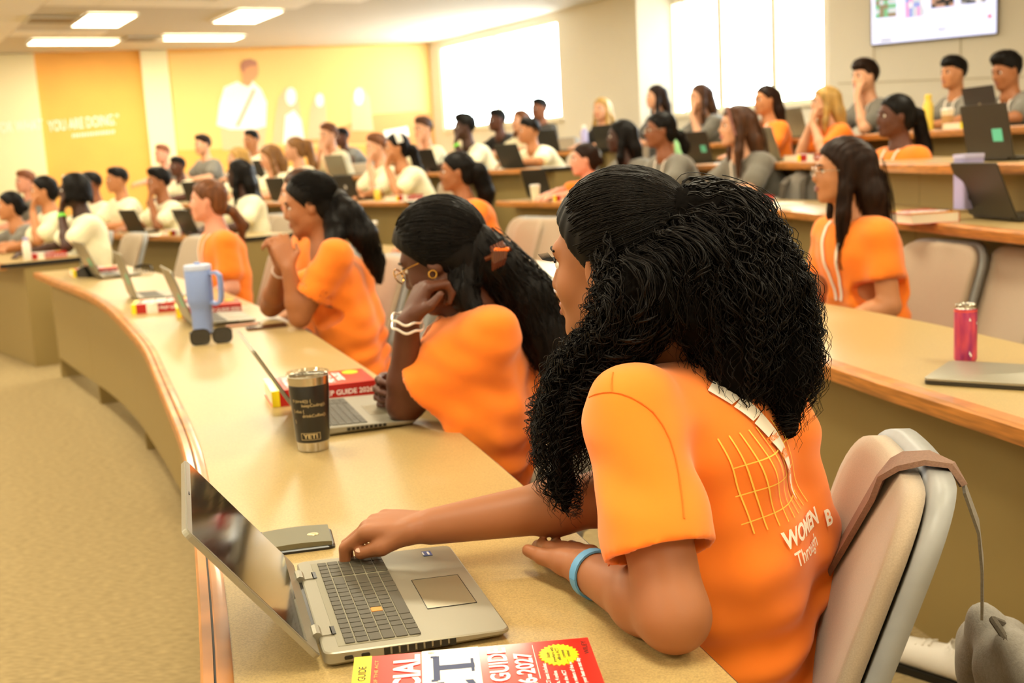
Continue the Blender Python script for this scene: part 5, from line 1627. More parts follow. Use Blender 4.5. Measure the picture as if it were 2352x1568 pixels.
# ------------------------------------------------------------------ people further back
def sit(row, px, ytop, chin, label, short, face=190, o=.72, body=None, s=None, lap=False, chair_on=True, **kw):
    dep = row_depth(row, px, o); fz = ROWS[row][2]
    top = at(px, ytop, dep)
    sc = s or min(1.12, max(.93, (chin - ytop) * dep / FPX / .242))
    hc = top - ZUP * .129 * sc
    rf = row_facing(row, hc)
    b = rf if body is None else body
    hh = .0102 if dep < 8 else (.0125 if dep < 10.5 else .0148)
    inf = person(label, hc, face, fz, b, s=sc, h=hh, hs=hh * 1.45, deskz=ROWS[row][1], **kw)
    if chair_on:
        c = inf['pv'] - inf['fb'] * .02
        chair(c[0], c[1], fz, math.radians(b), 'grey padded chair under the ' + short, 'occupied lecture chairs')
    return inf
PPL = [
 ('C1', 165, 394, 478, 'person in a white shirt with black and blonde braids at the far left desk', 'person with blonde streaked braids', dict(face=192, skin='deep', hair=('braids', dict(n=22, len=.03, streaks=[('hair_blonde', [([(.02, .05, .11), (.05, .06, .05), (.065, .05, -.02)], [.008, .01, .007]), ([(.0, .03, .122), (.045, .03, .09), (.084, .01, .0)], [.008, .01, .008]), ([(.02, -.01, .118), (.07, -.01, .08), (.09, -.02, .0)], [.007, .009, .008])]), ('mural_white', [([(.0, .06, .105), (.04, .075, .05), (.06, .06, -.04)], [.006, .008, .006])])])), arms=('chin', 'desk'))),
 ('C1', 95, 401, 470, 'person in white at the far left desk, hand on chin, hair pulled back', 'hand-on-chin person at far left', dict(face=200, skin='tan', hair=('bun', {}), arms=('chin', 'desk'))),
 ('C1', 18, 437, 505, 'person in a grey shirt at the left frame edge with tied black hair', 'person at the left frame edge', dict(face=205, skin='tan', hair=('bun', {}), tee='grey', o=.62)),
 ('C2', 55, 389, 449, 'boy with ginger hair and grey shirt behind the far left desk', 'ginger boy at far left', dict(face=218, skin='pink', hair=('short', {}), hairc='ginger', tee='grey')),
 ('C2', 205, 393, 455, 'person in white with short dark hair, half hidden behind the braids', 'half hidden person behind the braids', dict(face=200, skin='brown', hair=('short', {}), o=.68)),
 ('C2', 265, 382, 441, 'boy in white with short black hair behind a black laptop, second row', 'short haired boy of the second row', dict(face=205, skin='tan', hair=('short', {}), o=.62)),
 ('C2', 360, 384, 451, 'boy in white with curly black hair resting his chin on a hand', 'curly haired boy resting his chin', dict(face=212, skin='medium', hair=('curly', dict(vol=.008)), arms=('chin', 'desk'), o=.55)),
 ('C2', 545, 363, 440, 'person in white with long straight black hair, beside an empty chair', 'person with long black hair in white', dict(face=172, skin='deep', hair=('long', dict(len=.28, front=1)), o=.62)),
 ('C3', 405, 358, 404, 'dark haired boy in white looking at the camera side, third row', 'third row dark haired boy', dict(face=228, skin='dark', hair=('short', {}))),
 ('C3', 543, 334, 392, 'person with long pale blonde hair in white, third row', 'pale blonde person of the third row', dict(face=192, skin='light', hair=('long', dict(len=.3)), hairc='blonde', o=.6)),
 ('C4', 370, 330, 380, 'ginger haired boy in grey before the cream pilaster', 'ginger boy before the pilaster', dict(face=232, skin='pink', hair=('short', {}), hairc='ginger', tee='grey', o=.6)),
 ('C4', 463, 308, 358, 'boy in grey with short dark hair below the mural', 'boy in grey below the mural', dict(face=222, skin='light', hair=('short', dict(vol=.004)), hairc='dark', tee='grey', o=.6)),
 ('C4', 575, 297, 344, 'boy in white with black hair under the painted man', 'boy under the painted man', dict(face=235, skin='tan', hair=('short', {}), o=.6)),
 ('C3', 617, 330, 392, 'person with shoulder length brown hair in white, head bowed', 'brown haired person with bowed head', dict(face=200, pitch=14, skin='light', hair=('long', dict(len=.12)), hairc='honey', o=.55)),
 ('C3', 674, 312, 375, 'person with long light brown ponytail in white, third row', 'person with a light brown ponytail', dict(face=185, skin='light', hair=('ponytail', dict(len=.3, up=.06, r=.045)), hairc='honey', o=.9)),
 ('C4', 752, 282, 335, 'brown haired boy in white holding his hands together at his mouth', 'brown haired boy with joined hands', dict(face=222, skin='light', hair=('short', dict(vol=.004)), hairc='chestnut', arms=('chin', 'chin'), o=.6)),
 ('C5', 783, 292, 335, 'person with a dark cap of hair in the rearmost row by the mural', 'rearmost person by the mural', dict(face=220, skin='dark', hair=('short', {}), tee='grey', o=.6)),
 ('C3', 862, 306, 366, 'boy with curly light brown hair in white beside the white headband', 'boy with curly light brown hair', dict(face=205, skin='light', hair=('curly', dict(vol=.004)), hairc='chestnut', arms=('chin', 'desk'), o=.66)),
 ('C3', 908, 303, 371, 'girl in white with a white headband and long black ponytail, hand raised', 'girl with a white headband', dict(face=192, skin='tan', hair=('ponytail', dict(len=.42, up=.0, r=.04)), arms=('chin', 'desk'), headband='white_plastic', o=.52)),
 ('C4', 970, 267, 322, 'boy with wavy brown hair in white, chin on hand, fourth row', 'wavy brown haired boy', dict(face=222, skin='light', hair=('curly', dict(vol=.004)), hairc='brown', arms=('chin', 'desk'), o=.6)),
 ('C4', 1064, 260, 325, 'person in white with cropped black hair and a green wristband', 'person with a green wristband', dict(face=192, skin='deep', hair=('short', dict(vol=.006)), arms=('chin', 'desk'), o=.5)),
 ('C5', 1140, 249, 300, 'person in black with dark hair against the bright window', 'person in black by the window', dict(face=200, skin='dark', hair=('short', {}), tee='black', o=.6)),
 ('C5', 1193, 250, 300, 'brown haired person in white behind the folded-arms boy', 'brown haired person behind', dict(face=215, skin='light', hair=('long', dict(len=.1)), hairc='chestnut', o=.45)),
 ('C5', 1237, 224, 272, 'tall person with black hair and dark shirt against the bright window', 'tall person against the window', dict(face=212, skin='brown', hair=('short', {}), tee='darkgrey', o=1.35)),
 ('C4', 1213, 269, 328, 'boy with black hair in white resting on folded arms, fourth row', 'boy on folded arms', dict(face=188, skin='tan', hair=('short', {}), arms=('fold', 'fold'), o=.5)),
 ('R2', 1045, 345, 437, 'girl in orange with a black ponytail, behind the girl with the hair clip', 'orange girl with black ponytail', dict(face=184, skin='medium', hair=('ponytail', dict(len=.26, up=.02, r=.05, strands=160, amp=.006, turns=3)), tee='orange', o=.72)),
 ('R3', 1340, 326, 420, 'girl in profile with a low dark bun above the curly hair', 'girl with the low dark bun', dict(face=182, skin='pink', hair=('bun', {}), hairc='dark', tee='orange', o=.42, s=1.05)),
 ('R3', 1424, 272, 350, 'person with long black locks and grey shirt, third row', 'person with long black locks', dict(face=176, skin='deep', hair=('long', dict(len=.24)), tee='grey', o=.85)),
 ('R3', 1514, 254, 337, 'person in grey with braided rows and glasses, wearing a lanyard', 'person with braided rows and glasses', dict(face=183, skin='brown', hair=('ponytail', dict(len=.2, up=-.02, r=.03, rough=.005)), tee='grey', glasses='steel', lanyard=True, o=.62)),
 ('R3', 1690, 238, 334, 'girl in grey with long brown hair streaked pink, forearm on the desk', 'girl with pink streaked hair', dict(face=184, skin='light', hair=('long', dict(len=.42, strands=150, streaks=[(M('hair_pinkish', '#8d5a4c', .4), [([(-.02, .055, .112), (-.06, .055, .06), (-.085, .03, -.06)], [.008, .01, .008]), ([(.02, .055, .112), (.06, .055, .06), (.085, .03, -.06)], [.008, .01, .008])])])), hairc='brown', tee='grey', lanyard=True, arms=('desk', 'desk'), o=.66)),
 ('R3', 2055, 213, 312, 'girl in orange with a sleek black ponytail and lanyard, third row', 'girl with a sleek black ponytail', dict(face=184, skin='dark', hair=('ponytail', dict(len=.34, up=.02, r=.036, strands=140, tie=M('tie_red', '#e0482c', .6))), tee='orange', lanyard=True, arms=('lap', 'lap'), o=.78)),
 ('C5', 1380, 222, 275, 'blonde girl in black between the two bright windows', 'blonde girl between the windows', dict(face=232, skin='light', hair=('long', dict(len=.2)), hairc='blonde', tee='black')),
 ('R5', 1505, 193, 247, 'girl with long dark hair beside the white column', 'dark haired girl by the column', dict(face=188, skin='light', hair=('long', dict(len=.34)), hairc='dark', tee='darkgrey')),
 ('R5', 1606, 190, 252, 'girl with long brown hair and bent arm against the window', 'long brown haired girl at the window', dict(face=198, skin='light', hair=('long', dict(len=.36)), hairc='brown', tee='grey', arms=('chin', 'desk'))),
 ('R4', 1757, 193, 261, 'girl in orange with long dark hair below the window', 'orange girl below the window', dict(face=200, skin='tan', hair=('long', dict(len=.26, front=0)), hairc='dark', tee='orange', lanyard=True)),
 ('R4', 1893, 195, 267, 'blonde girl in orange holding both hands near her face', 'blonde girl in orange', dict(face=178, skin='light', hair=('long', dict(len=.22)), hairc='blonde', tee='orange', arms=('chin', 'chin'), o=.66)),
 ('R5', 1986, 136, 210, 'boy in grey with tousled dark hair, fist against his mouth', 'boy with fist at his mouth', dict(face=200, skin='light', hair=('short', dict(vol=.010, fringe=1)), hairc='dark', tee='grey', arms=('chin', 'desk'), lanyard=True)),
 ('R5', 2190, 128, 201, 'boy in grey with black hair and lanyard below the wall display', 'boy with lanyard below the display', dict(face=198, skin='tan', hair=('short', dict(vol=.006, fringe=1)), tee='grey', lanyard=True)),
 ('R5', 2312, 118, 201, 'boy in grey with curly black hair at the right frame edge', 'curly haired boy at the right edge', dict(face=194, pitch=12, skin='medium', hair=('curly', dict(vol=.010)), tee='grey', lanyard=True)),
]
INFO = {}
for row, px, t, c, lab, short, kw in PPL:
    INFO[short] = sit(row, px, t, c, lab, short, **kw)
inf = INFO['person with a green wristband']
m = MB(); w0 = inf['Wr'][1]; d = unit(inf['E'][1] - w0); m.tube([w0 + d * .015, w0 + d * .04], .037, 12); m.build('wristband', 'bracelet_green', inf['root'], True, offs=inf['base'])
inf = INFO['person with blonde streaked braids']
m = MB(); w0 = inf['Wr'][1]; d = unit(inf['E'][1] - w0); m.tube([w0 + d * .015, w0 + d * .04], .037, 12); m.build('wristband', 'bracelet_green', inf['root'], True, offs=inf['base'])

# ------------------------------------------------------------------ girl with long straight hair, second row right
i44 = sit('R2', 1932, 312, 452, 'girl in orange with very long straight dark hair and white lanyard, right', 'long straight haired girl', face=176, skin='tan', hair=('long', dict(len=.50, wide=1.25, strands=280, amp=.002, turns=1, sr=.0014, vol=.004)), hairc='dark', tee='orange', lanyard=True, arms=('lap', 'lap'), o=.78, near=True, glasses='steel', s=1.02)
# ------------------------------------------------------------------ front row, far girls
i4 = sit('R1', 472, 408, 506, 'girl in orange with a low brown braid and lanyard, front row', 'girl with a low brown braid', face=184, skin='pink', hair=('ponytail', dict(len=.22, up=-.05, r=.026, strands=60)), hairc='chestnut', tee='orange', lanyard=True, arms=('lap', 'lap'), o=.72)
i3b = sit('R1', 686, 384, 500, 'girl in orange mostly hidden behind the girl with clasped hands', 'mostly hidden orange girl', face=186, skin='light', hair=('long', dict(len=.16)), hairc='brown', tee='orange', arms=('lap', 'lap'), o=.88)
# ------------------------------------------------------------------ girl with clasped hands
hc3 = at(712, 470, 4.6)
J = dict(shL=at(772, 588, 4.42), elL=onz(688, 726, .79), wrL=at(662, 616, 4.42), elR=onz(622, 704, .79), wrR=at(646, 612, 4.56))
J['hL'] = (unit(J['wrL'] * 0 + A3((-.25, .25, .9))), A3((-.3, .9, 0)), A3((.3, -.1, .6)), dict(curl=(.5, .8, .6)))
J['hR'] = (unit(A3((-.05, -.35, .9))), A3((-.3, -.9, 0)), A3((.3, .1, .6)), dict(curl=(.5, .8, .6)))
i3 = person('girl in orange with clasped hands at her chin and a dark ponytail', hc3, 184, 0, 172, s=1.02, pitch=10, skin='medium', hair=('cap', dict(vol=.002, rough=.001)), hairc='black', tee='orange', pants='denim', pelvis=at(822, 850, 4.72), neck=at(752, 590, 4.62), joints=J, h=.0075, hs=.010, near=True, wrinkle=.005, sleeve=.66)
root, base = i3['root'], i3['base']
def combed(inf, n_, en, vol, s_, line=0, m_=16, rr_=.0010):
    """strands combed over the scalp from the hairline back to one point"""
    th = rng.uniform(-1.28, 1.28, n_); fr = rng.uniform(0, 1, n_)
    st = np.stack([.082 * np.sin(th * 1.55), .066 - .055 * (1 - np.cos(th * 1.3)) - fr * .1, .03 + .092 * np.cos(th * 1.55)], 1)
    tt = np.linspace(0, 1, m_)[None, :, None]
    pth = st[:, None, :] * (1 - tt) + (A3(en) + rng.normal(0, .006, (n_, 1, 3))) * tt
    cen = A3((0, -.014, .034)); rad = A3((.0815 + vol, .1035 + vol, .0925 + vol))
    qv = (pth - cen) / rad; ln = np.linalg.norm(qv, axis=2, keepdims=True)
    lift = 1 + .012 * rng.uniform(-.4, 1, (n_, 1, 1)) + .010 * np.sin(tt * PI)
    pth = cen + qv / np.maximum(ln, 1e-6) * rad * np.where(tt > .93, np.minimum(ln, 1.05), lift)
    wob = .0012 * np.sin(tt * rng.uniform(8, 20, (n_, 1, 1)) + rng.uniform(0, 6, (n_, 1, 1)))
    pth[..., 0:1] += wob; pth[..., 2:3] += wob
    hc_ = inf['HL'](0, 0, 0)
    w = hc_ + s_ * (pth[..., 0:1] * inf['hr'] + pth[..., 1:2] * inf['hf'] + pth[..., 2:3] * inf['hu'])
    keep = (st[:, 1] * .8 - st[:, 2] * .6) < (.072 * .8 - (.068 + line) * .6 + .003)
    v, q = strands(w[keep], np.full(w[keep].shape[:2], rr_) * rng.uniform(.6, 1.4, (int(keep.sum()), 1)))
    so = put('combed_strands', v, q, 'hair_black', inf['root'], inf['base']); so['kind'] = 'stuff'
def hair_mass(inf, chains, mat, h, strands_spec, name='ponytail'):
    s_ = SD()
    for c, r in chains: s_.chain(c, r, .03)
    v, q = s_.mesh(h, 2)
    nn = vnormals(v, q); v = v + nn * (.003 * np.sin(v @ A3((300, 160, 40))) * np.cos(v @ A3((40, 70, 90))))[:, None]
    o = put(name, v, q, mat, inf['root'], inf['base'])
    parts = [lock(c, r, n_, **kw) for (c, r), (n_, kw) in zip(chains, strands_spec) if n_]
    if parts:
        v, q = join_parts(parts); so = put('loose_strands', v, q, mat, inf['root'], inf['base']); so['kind'] = 'stuff'
    return o
combed(i3, 320, (0, -.1, .0), .002, 1.02, rr_=.0016)
c = [i3['HL'](0, -.095, .0), at(800, 490, 4.55), at(835, 540, 4.55), at(862, 600, 4.6), at(872, 650, 4.62)]
c2 = [i3['HL'](0, -.07, -.03), at(770, 540, 4.5), at(755, 580, 4.42), at(720, 620, 4.4)]
hair_mass(i3, [(c, [.04, .05, .052, .036, .012]), (c2, [.04, .035, .02, .006])], 'hair_black', .009, [(300, dict(m=20, amp=.007, turns=3, r=.0016, spread=(.6, 1.1))), (60, dict(m=16, amp=.004, turns=2, r=.0014))])
m = MB(); p0 = i3['HL'](0, -.1, .0); m.tube([p0, p0 + unit(at(800, 490, 4.55) - p0) * .03], .047, 14); m.build('hair_tie', 'black_edge', root, True, offs=base)
m = MB(); w0 = J['wrR']; d = unit(J['elR'] - w0); m.tube([w0 + d * .03, w0 + d * .036], .034, 14); m.build('bracelet', 'bracelet_white', root, True, offs=base)
chair(i3['pv'][0] + .03, i3['pv'][1], 0, math.radians(172), 'grey chair under the girl with clasped hands', 'occupied lecture chairs')

# ------------------------------------------------------------------ girl leaning on her hand, with hair clip
hc2 = at(1012, 590, 2.76)
J = dict(shL=at(1130, 775, 2.64), shR=at(1085, 735, 3.0), slv=.084, elL=onz(930, 928, .787), wrL=at(936, 742, 2.66), elR=onz(1010, 880, .79), wrR=onz(925, 880, .79))
J['hL'] = (unit(A3((.42, .18, .80))), A3((.75, .35, -.45)), A3((.2, -.6, .3)), dict(curl=(.95, 1.15, .8)))
J['hR'] = (unit(A3((-.5, -.85, .05))), A3((.8, -.5, -.2)), A3((0, 0, 1)), dict(curl=(.35, .6, .5)))
i2 = person('girl in orange leaning on her hand, long black hair held by a clip', hc2, 163, 0, 160, s=1.02, pitch=24, skin='dark', hair=('cap', dict(vol=.011, rough=.0008)), hairc='black', tee='orange', pants='white', pelvis=A3((-.085, 2.78, .57)), neck=at(1088, 720, 2.78), joints=J, h=.0058, hs=.008, near=True, wrinkle=.007, sleeve=.74, glasses='gold', lanyard=True)
root, base = i2['root'], i2['base']
combed(i2, 600, (0, -.1, -.005), .011, 1.02, rr_=.0013)
cl = [i2['HL'](0, -.095, -.005), at(1152, 612, 2.74), at(1205, 680, 2.77), at(1245, 770, 2.78), at(1264, 865, 2.76)]
cl2 = [i2['HL'](-.02, -.06, -.03), at(1062, 672, 2.70), at(1085, 705, 2.69), at(1120, 760, 2.62)]
hair_mass(i2, [(cl, [.045, .05, .062, .055, .02]), (cl2, [.045, .034, .016, .006])], 'hair_black', .007, [(620, dict(m=26, amp=.008, turns=2.5, r=.0012, spread=(.5, 1.2), frizz=.0012)), (120, dict(m=22, amp=.006, turns=2.5, r=.001, spread=(.5, 1.25), frizz=.0015))], 'long_hair')
m = MB()
for k in range(5):
    p = at(1130 + k * 6, 590 - k * 3, 2.655); m.tube([p + A3((0, 0, -.03)), p + A3((.004, -.012, -.012)), p + A3((.004, -.012, .012)), p + A3((0, .005, .022))], [.003, .006, .006, .004], 7)
p = at(1144, 584, 2.655); m.tube([p + A3((-.03, 0, -.01)), p + A3((.03, 0, .012))], .006, 8); m.build('hair_clip', 'tortoise', root, True, offs=base)
m = MB(); p = at(1152, 573, 2.64); m.box((0, 0, 0), (.035, .008, .010), Tm(p), .003); m.build('clip_inlay', M('clip_orange', '#ff7a2a', .2), root, offs=base)
for k in range(2):
    m = MB(); w0 = J['wrL'] + A3((0, 0, .012 - k * .018)); d = unit(J['elL'] - J['wrL'])
    u = unit(np.cross(d, A3((0, 1, 0)))); v_ = np.cross(d, u)
    pts = [w0 + (.034 + .001 * k) * (math.cos(a) * u + math.sin(a) * v_) + d * .003 * math.sin(5 * a) for a in [2 * PI * i / 40 for i in range(41)]]
    m.tube(pts, .0032, 6); m.build('bracelet', 'bracelet_white', root, True, offs=base)
m = MB(); e0 = i2['HL'](-.083, .004, -.032); pts = [e0 + .009 * A3((math.cos(a), 0, math.sin(a))) for a in [2 * PI * i / 16 for i in range(17)]]; m.tube(pts, .0022, 6); m.build('earring', 'gold', root, True, offs=base)
chair(-.13, 2.80, 0, math.radians(163), 'grey chair behind the girl with the hair clip, next to the curls', 'occupied lecture chairs')

# ------------------------------------------------------------------ girl with curly hair, nearest
hc1 = at(1420, 600, 1.70)
J = dict(shL=A3((.150, 1.478, 1.005)), shR=A3((.36, 1.84, .995)), elL=A3((.178, 1.352, .788)), wrL=A3((.082, 1.572, .774)), elR=A3((.135, 1.735, .825)), wrR=A3((-.138, 1.700, .806)), bust=.07)
J['fine'] = (A3((0, 0, 1)), A3((0, 0, .90)), (A3((-.40, 1.25, .70)), A3((.27, 1.90, .905))), .0035)
J['hL'] = (unit(A3((-.14, .98, -.05))), A3((-.15, .0, -.98)), A3((-.98, -.12, .0)), dict(curl=(.12, .2, .15), thumb=((.72, .55, .05), (.85, .45, .0))))
J['hR'] = (unit(A3((-.965, .24, .01))), A3((-.05, .10, -.99)), A3((0, -1, -.12)), dict(curl=(.62, .85, .35), thumb=((.86, .42, .40), (.97, -.05, .30)), fl=1.0, k=.002, spread=.0212))
i1 = person('girl in orange with big curly black hair at the near laptop', hc1, 147, 0, 146, s=1.03, pitch=4, skin='medium', hair=('cap', dict(vol=.004, rough=.0012, line=.008)), hairc='black', tee='orange', pants='dark', pelvis=A3((.335, 1.70, .57)), neck=A3((.262, 1.672, 1.02)), joints=J, h=.0042, hs=.0058, near=True, wrinkle=.0052, sleeve=.70, extra=True)
root, base, HL1 = i1['root'], i1['base'], i1['HL']
# scalp strands combed back to the crown tie
tie = HL1(0, -.100, .058)
combed(i1, 900, (0, -.100, .058), .004, 1.03, .008)
CH = [
 ([tie, at(1650, 520, 1.635), at(1690, 680, 1.60), at(1690, 830, 1.60), at(1690, 950, 1.61)], [.045, .066, .072, .058, .03]),
 ([tie, at(1690, 515, 1.66), at(1765, 680, 1.645), at(1800, 850, 1.64), at(1805, 985, 1.65)], [.04, .055, .062, .055, .025]),
 ([HL1(0, -.08, .02), at(1590, 610, 1.595), at(1590, 710, 1.585), at(1590, 775, 1.60)], [.05, .07, .06, .03]),
 ([HL1(-.05, -.05, .0), at(1490, 660, 1.575), at(1465, 735, 1.59), at(1400, 800, 1.62), at(1330, 880, 1.66), at(1295, 1000, 1.67), at(1290, 1110, 1.67), at(1300, 1175, 1.67)], [.04, .058, .05, .045, .048, .042, .032, .012]),
 ([HL1(-.03, -.06, -.02), at(1480, 720, 1.62), at(1420, 790, 1.68), at(1340, 850, 1.74), at(1285, 960, 1.76), at(1270, 1090, 1.76)], [.045, .05, .05, .05, .045, .015]),
 ([tie, at(1620, 480, 1.68), at(1730, 600, 1.70), at(1820, 760, 1.71), at(1850, 880, 1.72)], [.035, .05, .055, .045, .02]),
]
S_ = SD()
for k_, (c, r) in enumerate(CH): S_.chain(c, [x * ((.60 if k_ < 3 else .5) if k_ in (0, 1, 2, 5, 6) else (.62 if i_ < 4 else .35)) for i_, x in enumerate(r)], .03)
v, q = S_.mesh(.005, 2)
nn = vnormals(v, q); v = v + nn * (.004 * np.sin(v @ A3((430, 220, 160)) + 2 * np.sin(v @ A3((60, 90, -50)))) * np.sin(v @ A3((-170, 410, 260))))[:, None]
put('curl_mass', v, q, 'hair_core_shade', root, base)
CH.append(([HL1(-.066, -.035, .045), HL1(-.088, -.055, -.03), at(1432, 730, 1.585), at(1385, 815, 1.62)], [.03, .042, .05, .028]))
parts = []
for k, (c, r) in enumerate(CH):
    L_ = sum(np.linalg.norm(A3(c[i + 1]) - A3(c[i])) for i in range(len(c) - 1))
    nn_ = (330, 285, 330, 285, 120, 150, 165)[k]
    parts.append(lock(c, r, nn_, m=62, amp=.0066, turns=L_ / .033, r=.0015, spread=(.62, 1.02), t0=(0, .32), t1=((.6, 1.03) if k not in (3, 4) else (.42, 1.03)), tip=.5, clump=3))
    parts.append(lock(c, r, int(nn_ * .5), m=44, amp=.005, turns=L_ / .036, r=.0006, spread=(.9, 1.22), t0=(.05, .6), t1=(.6, 1.05), frizz=.0007, tip=.4, sag=.01))
v, q = join_parts(parts); so = put('curls', v, q, 'hair_black', root, base); so['kind'] = 'stuff'
# wisps and long ringlets at the ends
parts = []
for (px, py, dd, ex, ey) in ((1800, 940, 1.62, 1808, 1000), (1850, 800, 1.68, 1868, 930), (1290, 1080, 1.66, 1285, 1165), (1255, 950, 1.7, 1235, 1080), (1310, 1100, 1.66, 1318, 1190), (1700, 930, 1.6, 1660, 975), (1245, 900, 1.72, 1220, 1000)):
    parts.append(lock([at(px, py, dd), at((px + ex) / 2, (py + ey) / 2, dd), at(ex, ey, dd)], [.012, .012, .006], 14, m=40, amp=.008, turns=5, r=.0008, t0=(0, .1), t1=(.85, 1.03)))
v, q = join_parts(parts); so = put('ringlets', v, q, 'hair_black', root, base); so['kind'] = 'stuff'
# eyelashes seen past the cheek
for q_ in (-1, 1):
    m = MB()
    for k in range(9):
        x = q_ * (.02 + .003 * k); m.tube([HL1(x, .083, .011), HL1(x * 1.03, .096, .014), HL1(x * 1.06, .102, .022)], [.0011, .0009, .0003], 4)
    m.build('eyelashes', 'hair_black', i1['body'], offs=base)['kind'] = 'stuff'
# thumb nail, wrist band
m = MB(); w0 = J['wrL'] * .86 + J['elL'] * .14; d = unit(J['elL'] - J['wrL']); u = unit(np.cross(d, ZUP)); v_ = np.cross(d, u)
m.ribbon([w0 + .0335 * (math.cos(a) * u + math.sin(a) * v_) for a in [2 * PI * i / 24 for i in range(25)]], tuple(d), .016, .003); m.build('wristband', 'bracelet_blue', root, True, offs=base)
# ---- print on the back of the shirt
bk, ax, lt, fb, bvh = i1['bk'], i1['ax'], i1['lt'], i1['fb'], i1['bvh']
hit = bvh.ray_cast(Vector(CPOS), Vector(unit(ray(1812, 1300))))
O = A3(hit[0]) if hit[0] else i1['pv'] + bk * .12
def on_back(u, v_, lift=.0016):
    Pq = O + (-lt) * u + ax * v_ + bk * .25
    hh_ = bvh.ray_cast(Vector(Pq), Vector(-bk))
    if hh_[0] is None: return Vector(O + (-lt) * u + ax * v_)
    return hh_[0] + Vector(bk) * lift
def print_poly(name, pts, mat, lift):
    # subdivide a quad strip so it follows the cloth
    m = MB()
    for (a, b, c_, d_) in pts:
        N_ = 26
        g = [[on_back(*(A3(a) * (1 - i / N_) * (1 - j / N_) + A3(b) * (i / N_) * (1 - j / N_) + A3(c_) * (i / N_) * (j / N_) + A3(d_) * (1 - i / N_) * (j / N_)), lift) for i in range(N_ + 1)] for j in range(N_ + 1)]
        vv = [p for r_ in g for p in r_]; ff = [(j * (N_ + 1) + i, j * (N_ + 1) + i + 1, (j + 1) * (N_ + 1) + i + 1, (j + 1) * (N_ + 1) + i) for j in range(N_) for i in range(N_)]
        m.add(vv, ff)
    return m.build(name, mat, i1['shirt'], True, offs=base, angle=0)
M('print_yellow', '#ffa22c', .8); M('print_white', '#fff4e2', .7)
M('print_line', '#ffd257', .8)
for k in range(9):
    x0, x1 = -.035 + .020 * k, -.058 + .017 * k
    print_poly('print_line', [((x0, .058), (x0 + .0022, .058), (x1 + .0022, .20), (x1, .20))], 'print_line', .0022)
for k in range(3):
    print_poly('print_line', [((-.05, .075 + .04 * k), (.10, .082 + .04 * k), (.10, .0838 + .04 * k), (-.05, .0768 + .04 * k))], 'print_line', .0024)
strip = [(-.02 + .105 * (i / 7) ** 1.0, .26 - .19 * i / 7) for i in range(8)]
qd = []
for i in range(7):
    w0, w1 = .034 * (1 - (i / 7) ** 3), .034 * (1 - ((i + 1) / 7) ** 3)
    qd.append(((strip[i][0], strip[i][1]), (strip[i][0] + w0, strip[i][1] + .008), (strip[i + 1][0] + w1, strip[i + 1][1] + .008), (strip[i + 1][0], strip[i + 1][1] + .003)))
print_poly('print_strip', qd, 'print_white', .0042)
M('print_orange', '#ff8a1e', .8)
m = MB()
put_text(m, 'WOMEN', .034, (0, 0, 0), (1, 0, 0), (0, 0, 1), .035, fn=lambda u, v_: on_back(u, v_ + .024, .0046), shear=.1)
put_text(m, 'Through', .030, (0, 0, 0), (1, 0, 0), (0, 0, 1), .012, fn=lambda u, v_: on_back(u + .012, v_ - .006, .0046))
put_text(m, 'B', .034, (0, 0, 0), (1, 0, 0), (0, 0, 1), .03, fn=lambda u, v_: on_back(u + .15, v_ + .012, .0046))
m.build('print_lettering', 'print_white', i1['shirt'], offs=base)
m = MB()
put_text(m, 'WISE', .018, (0, 0, 0), (1, 0, 0), (0, 0, 1), .02, fn=lambda u, v_: on_back(u + .033, v_ + .145, .0056))
put_text(m, 'STRONG', .010, (0, 0, 0), (1, 0, 0), (0, 0, 1), .02, fn=lambda u, v_: on_back(u + .015, v_ + .175, .0056))
put_text(m, 'IRON', .012, (0, 0, 0), (1, 0, 0), (0, 0, 1), .02, fn=lambda u, v_: on_back(u + .050, v_ + .118, .0056))
m.build('print_words', 'print_orange', i1['shirt'], offs=base)

# seams of the near sleeve
def on_shirt(px, py):
    hh_ = bvh.ray_cast(Vector(CPOS), Vector(unit(ray(px, py))))
    return A3(hh_[0]) - unit(ray(px, py)) * .0014 if hh_[0] is not None else None
M('tee_seam', '#e27418', .9)
for pts in ([(1328, 945), (1334, 932), (1340, 922), (1353, 912), (1368, 905), (1386, 901), (1405, 900), (1428, 904), (1450, 912), (1475, 926), (1500, 945), (1522, 974), (1540, 1010), (1552, 1050), (1560, 1090), (1567, 1140), (1572, 1190)], [(1405, 900), (1404, 885), (1405, 870), (1408, 855), (1412, 838), (1420, 820), (1432, 805), (1455, 788)]):
    pp = [on_shirt(*a) for a in pts]; pp = [a for a in pp if a is not None]
    if len(pp) > 2:
        m = MB(); m.tube(pp, .0011, 5); m.build('seam', 'tee_seam', i1['shirt'], True, offs=base)
# thumb nail
tp = i1['HT'][-1]; m = MB(); m.sphere((0, 0, 0), (.0075, .0055, .0022), Tm(tp + A3((.001, -.0045, .0068)), .1, .5)); m.build('thumb_nail', M('nail', '#e3b59a', .25, coat=.4), i1['body'], True, offs=base)
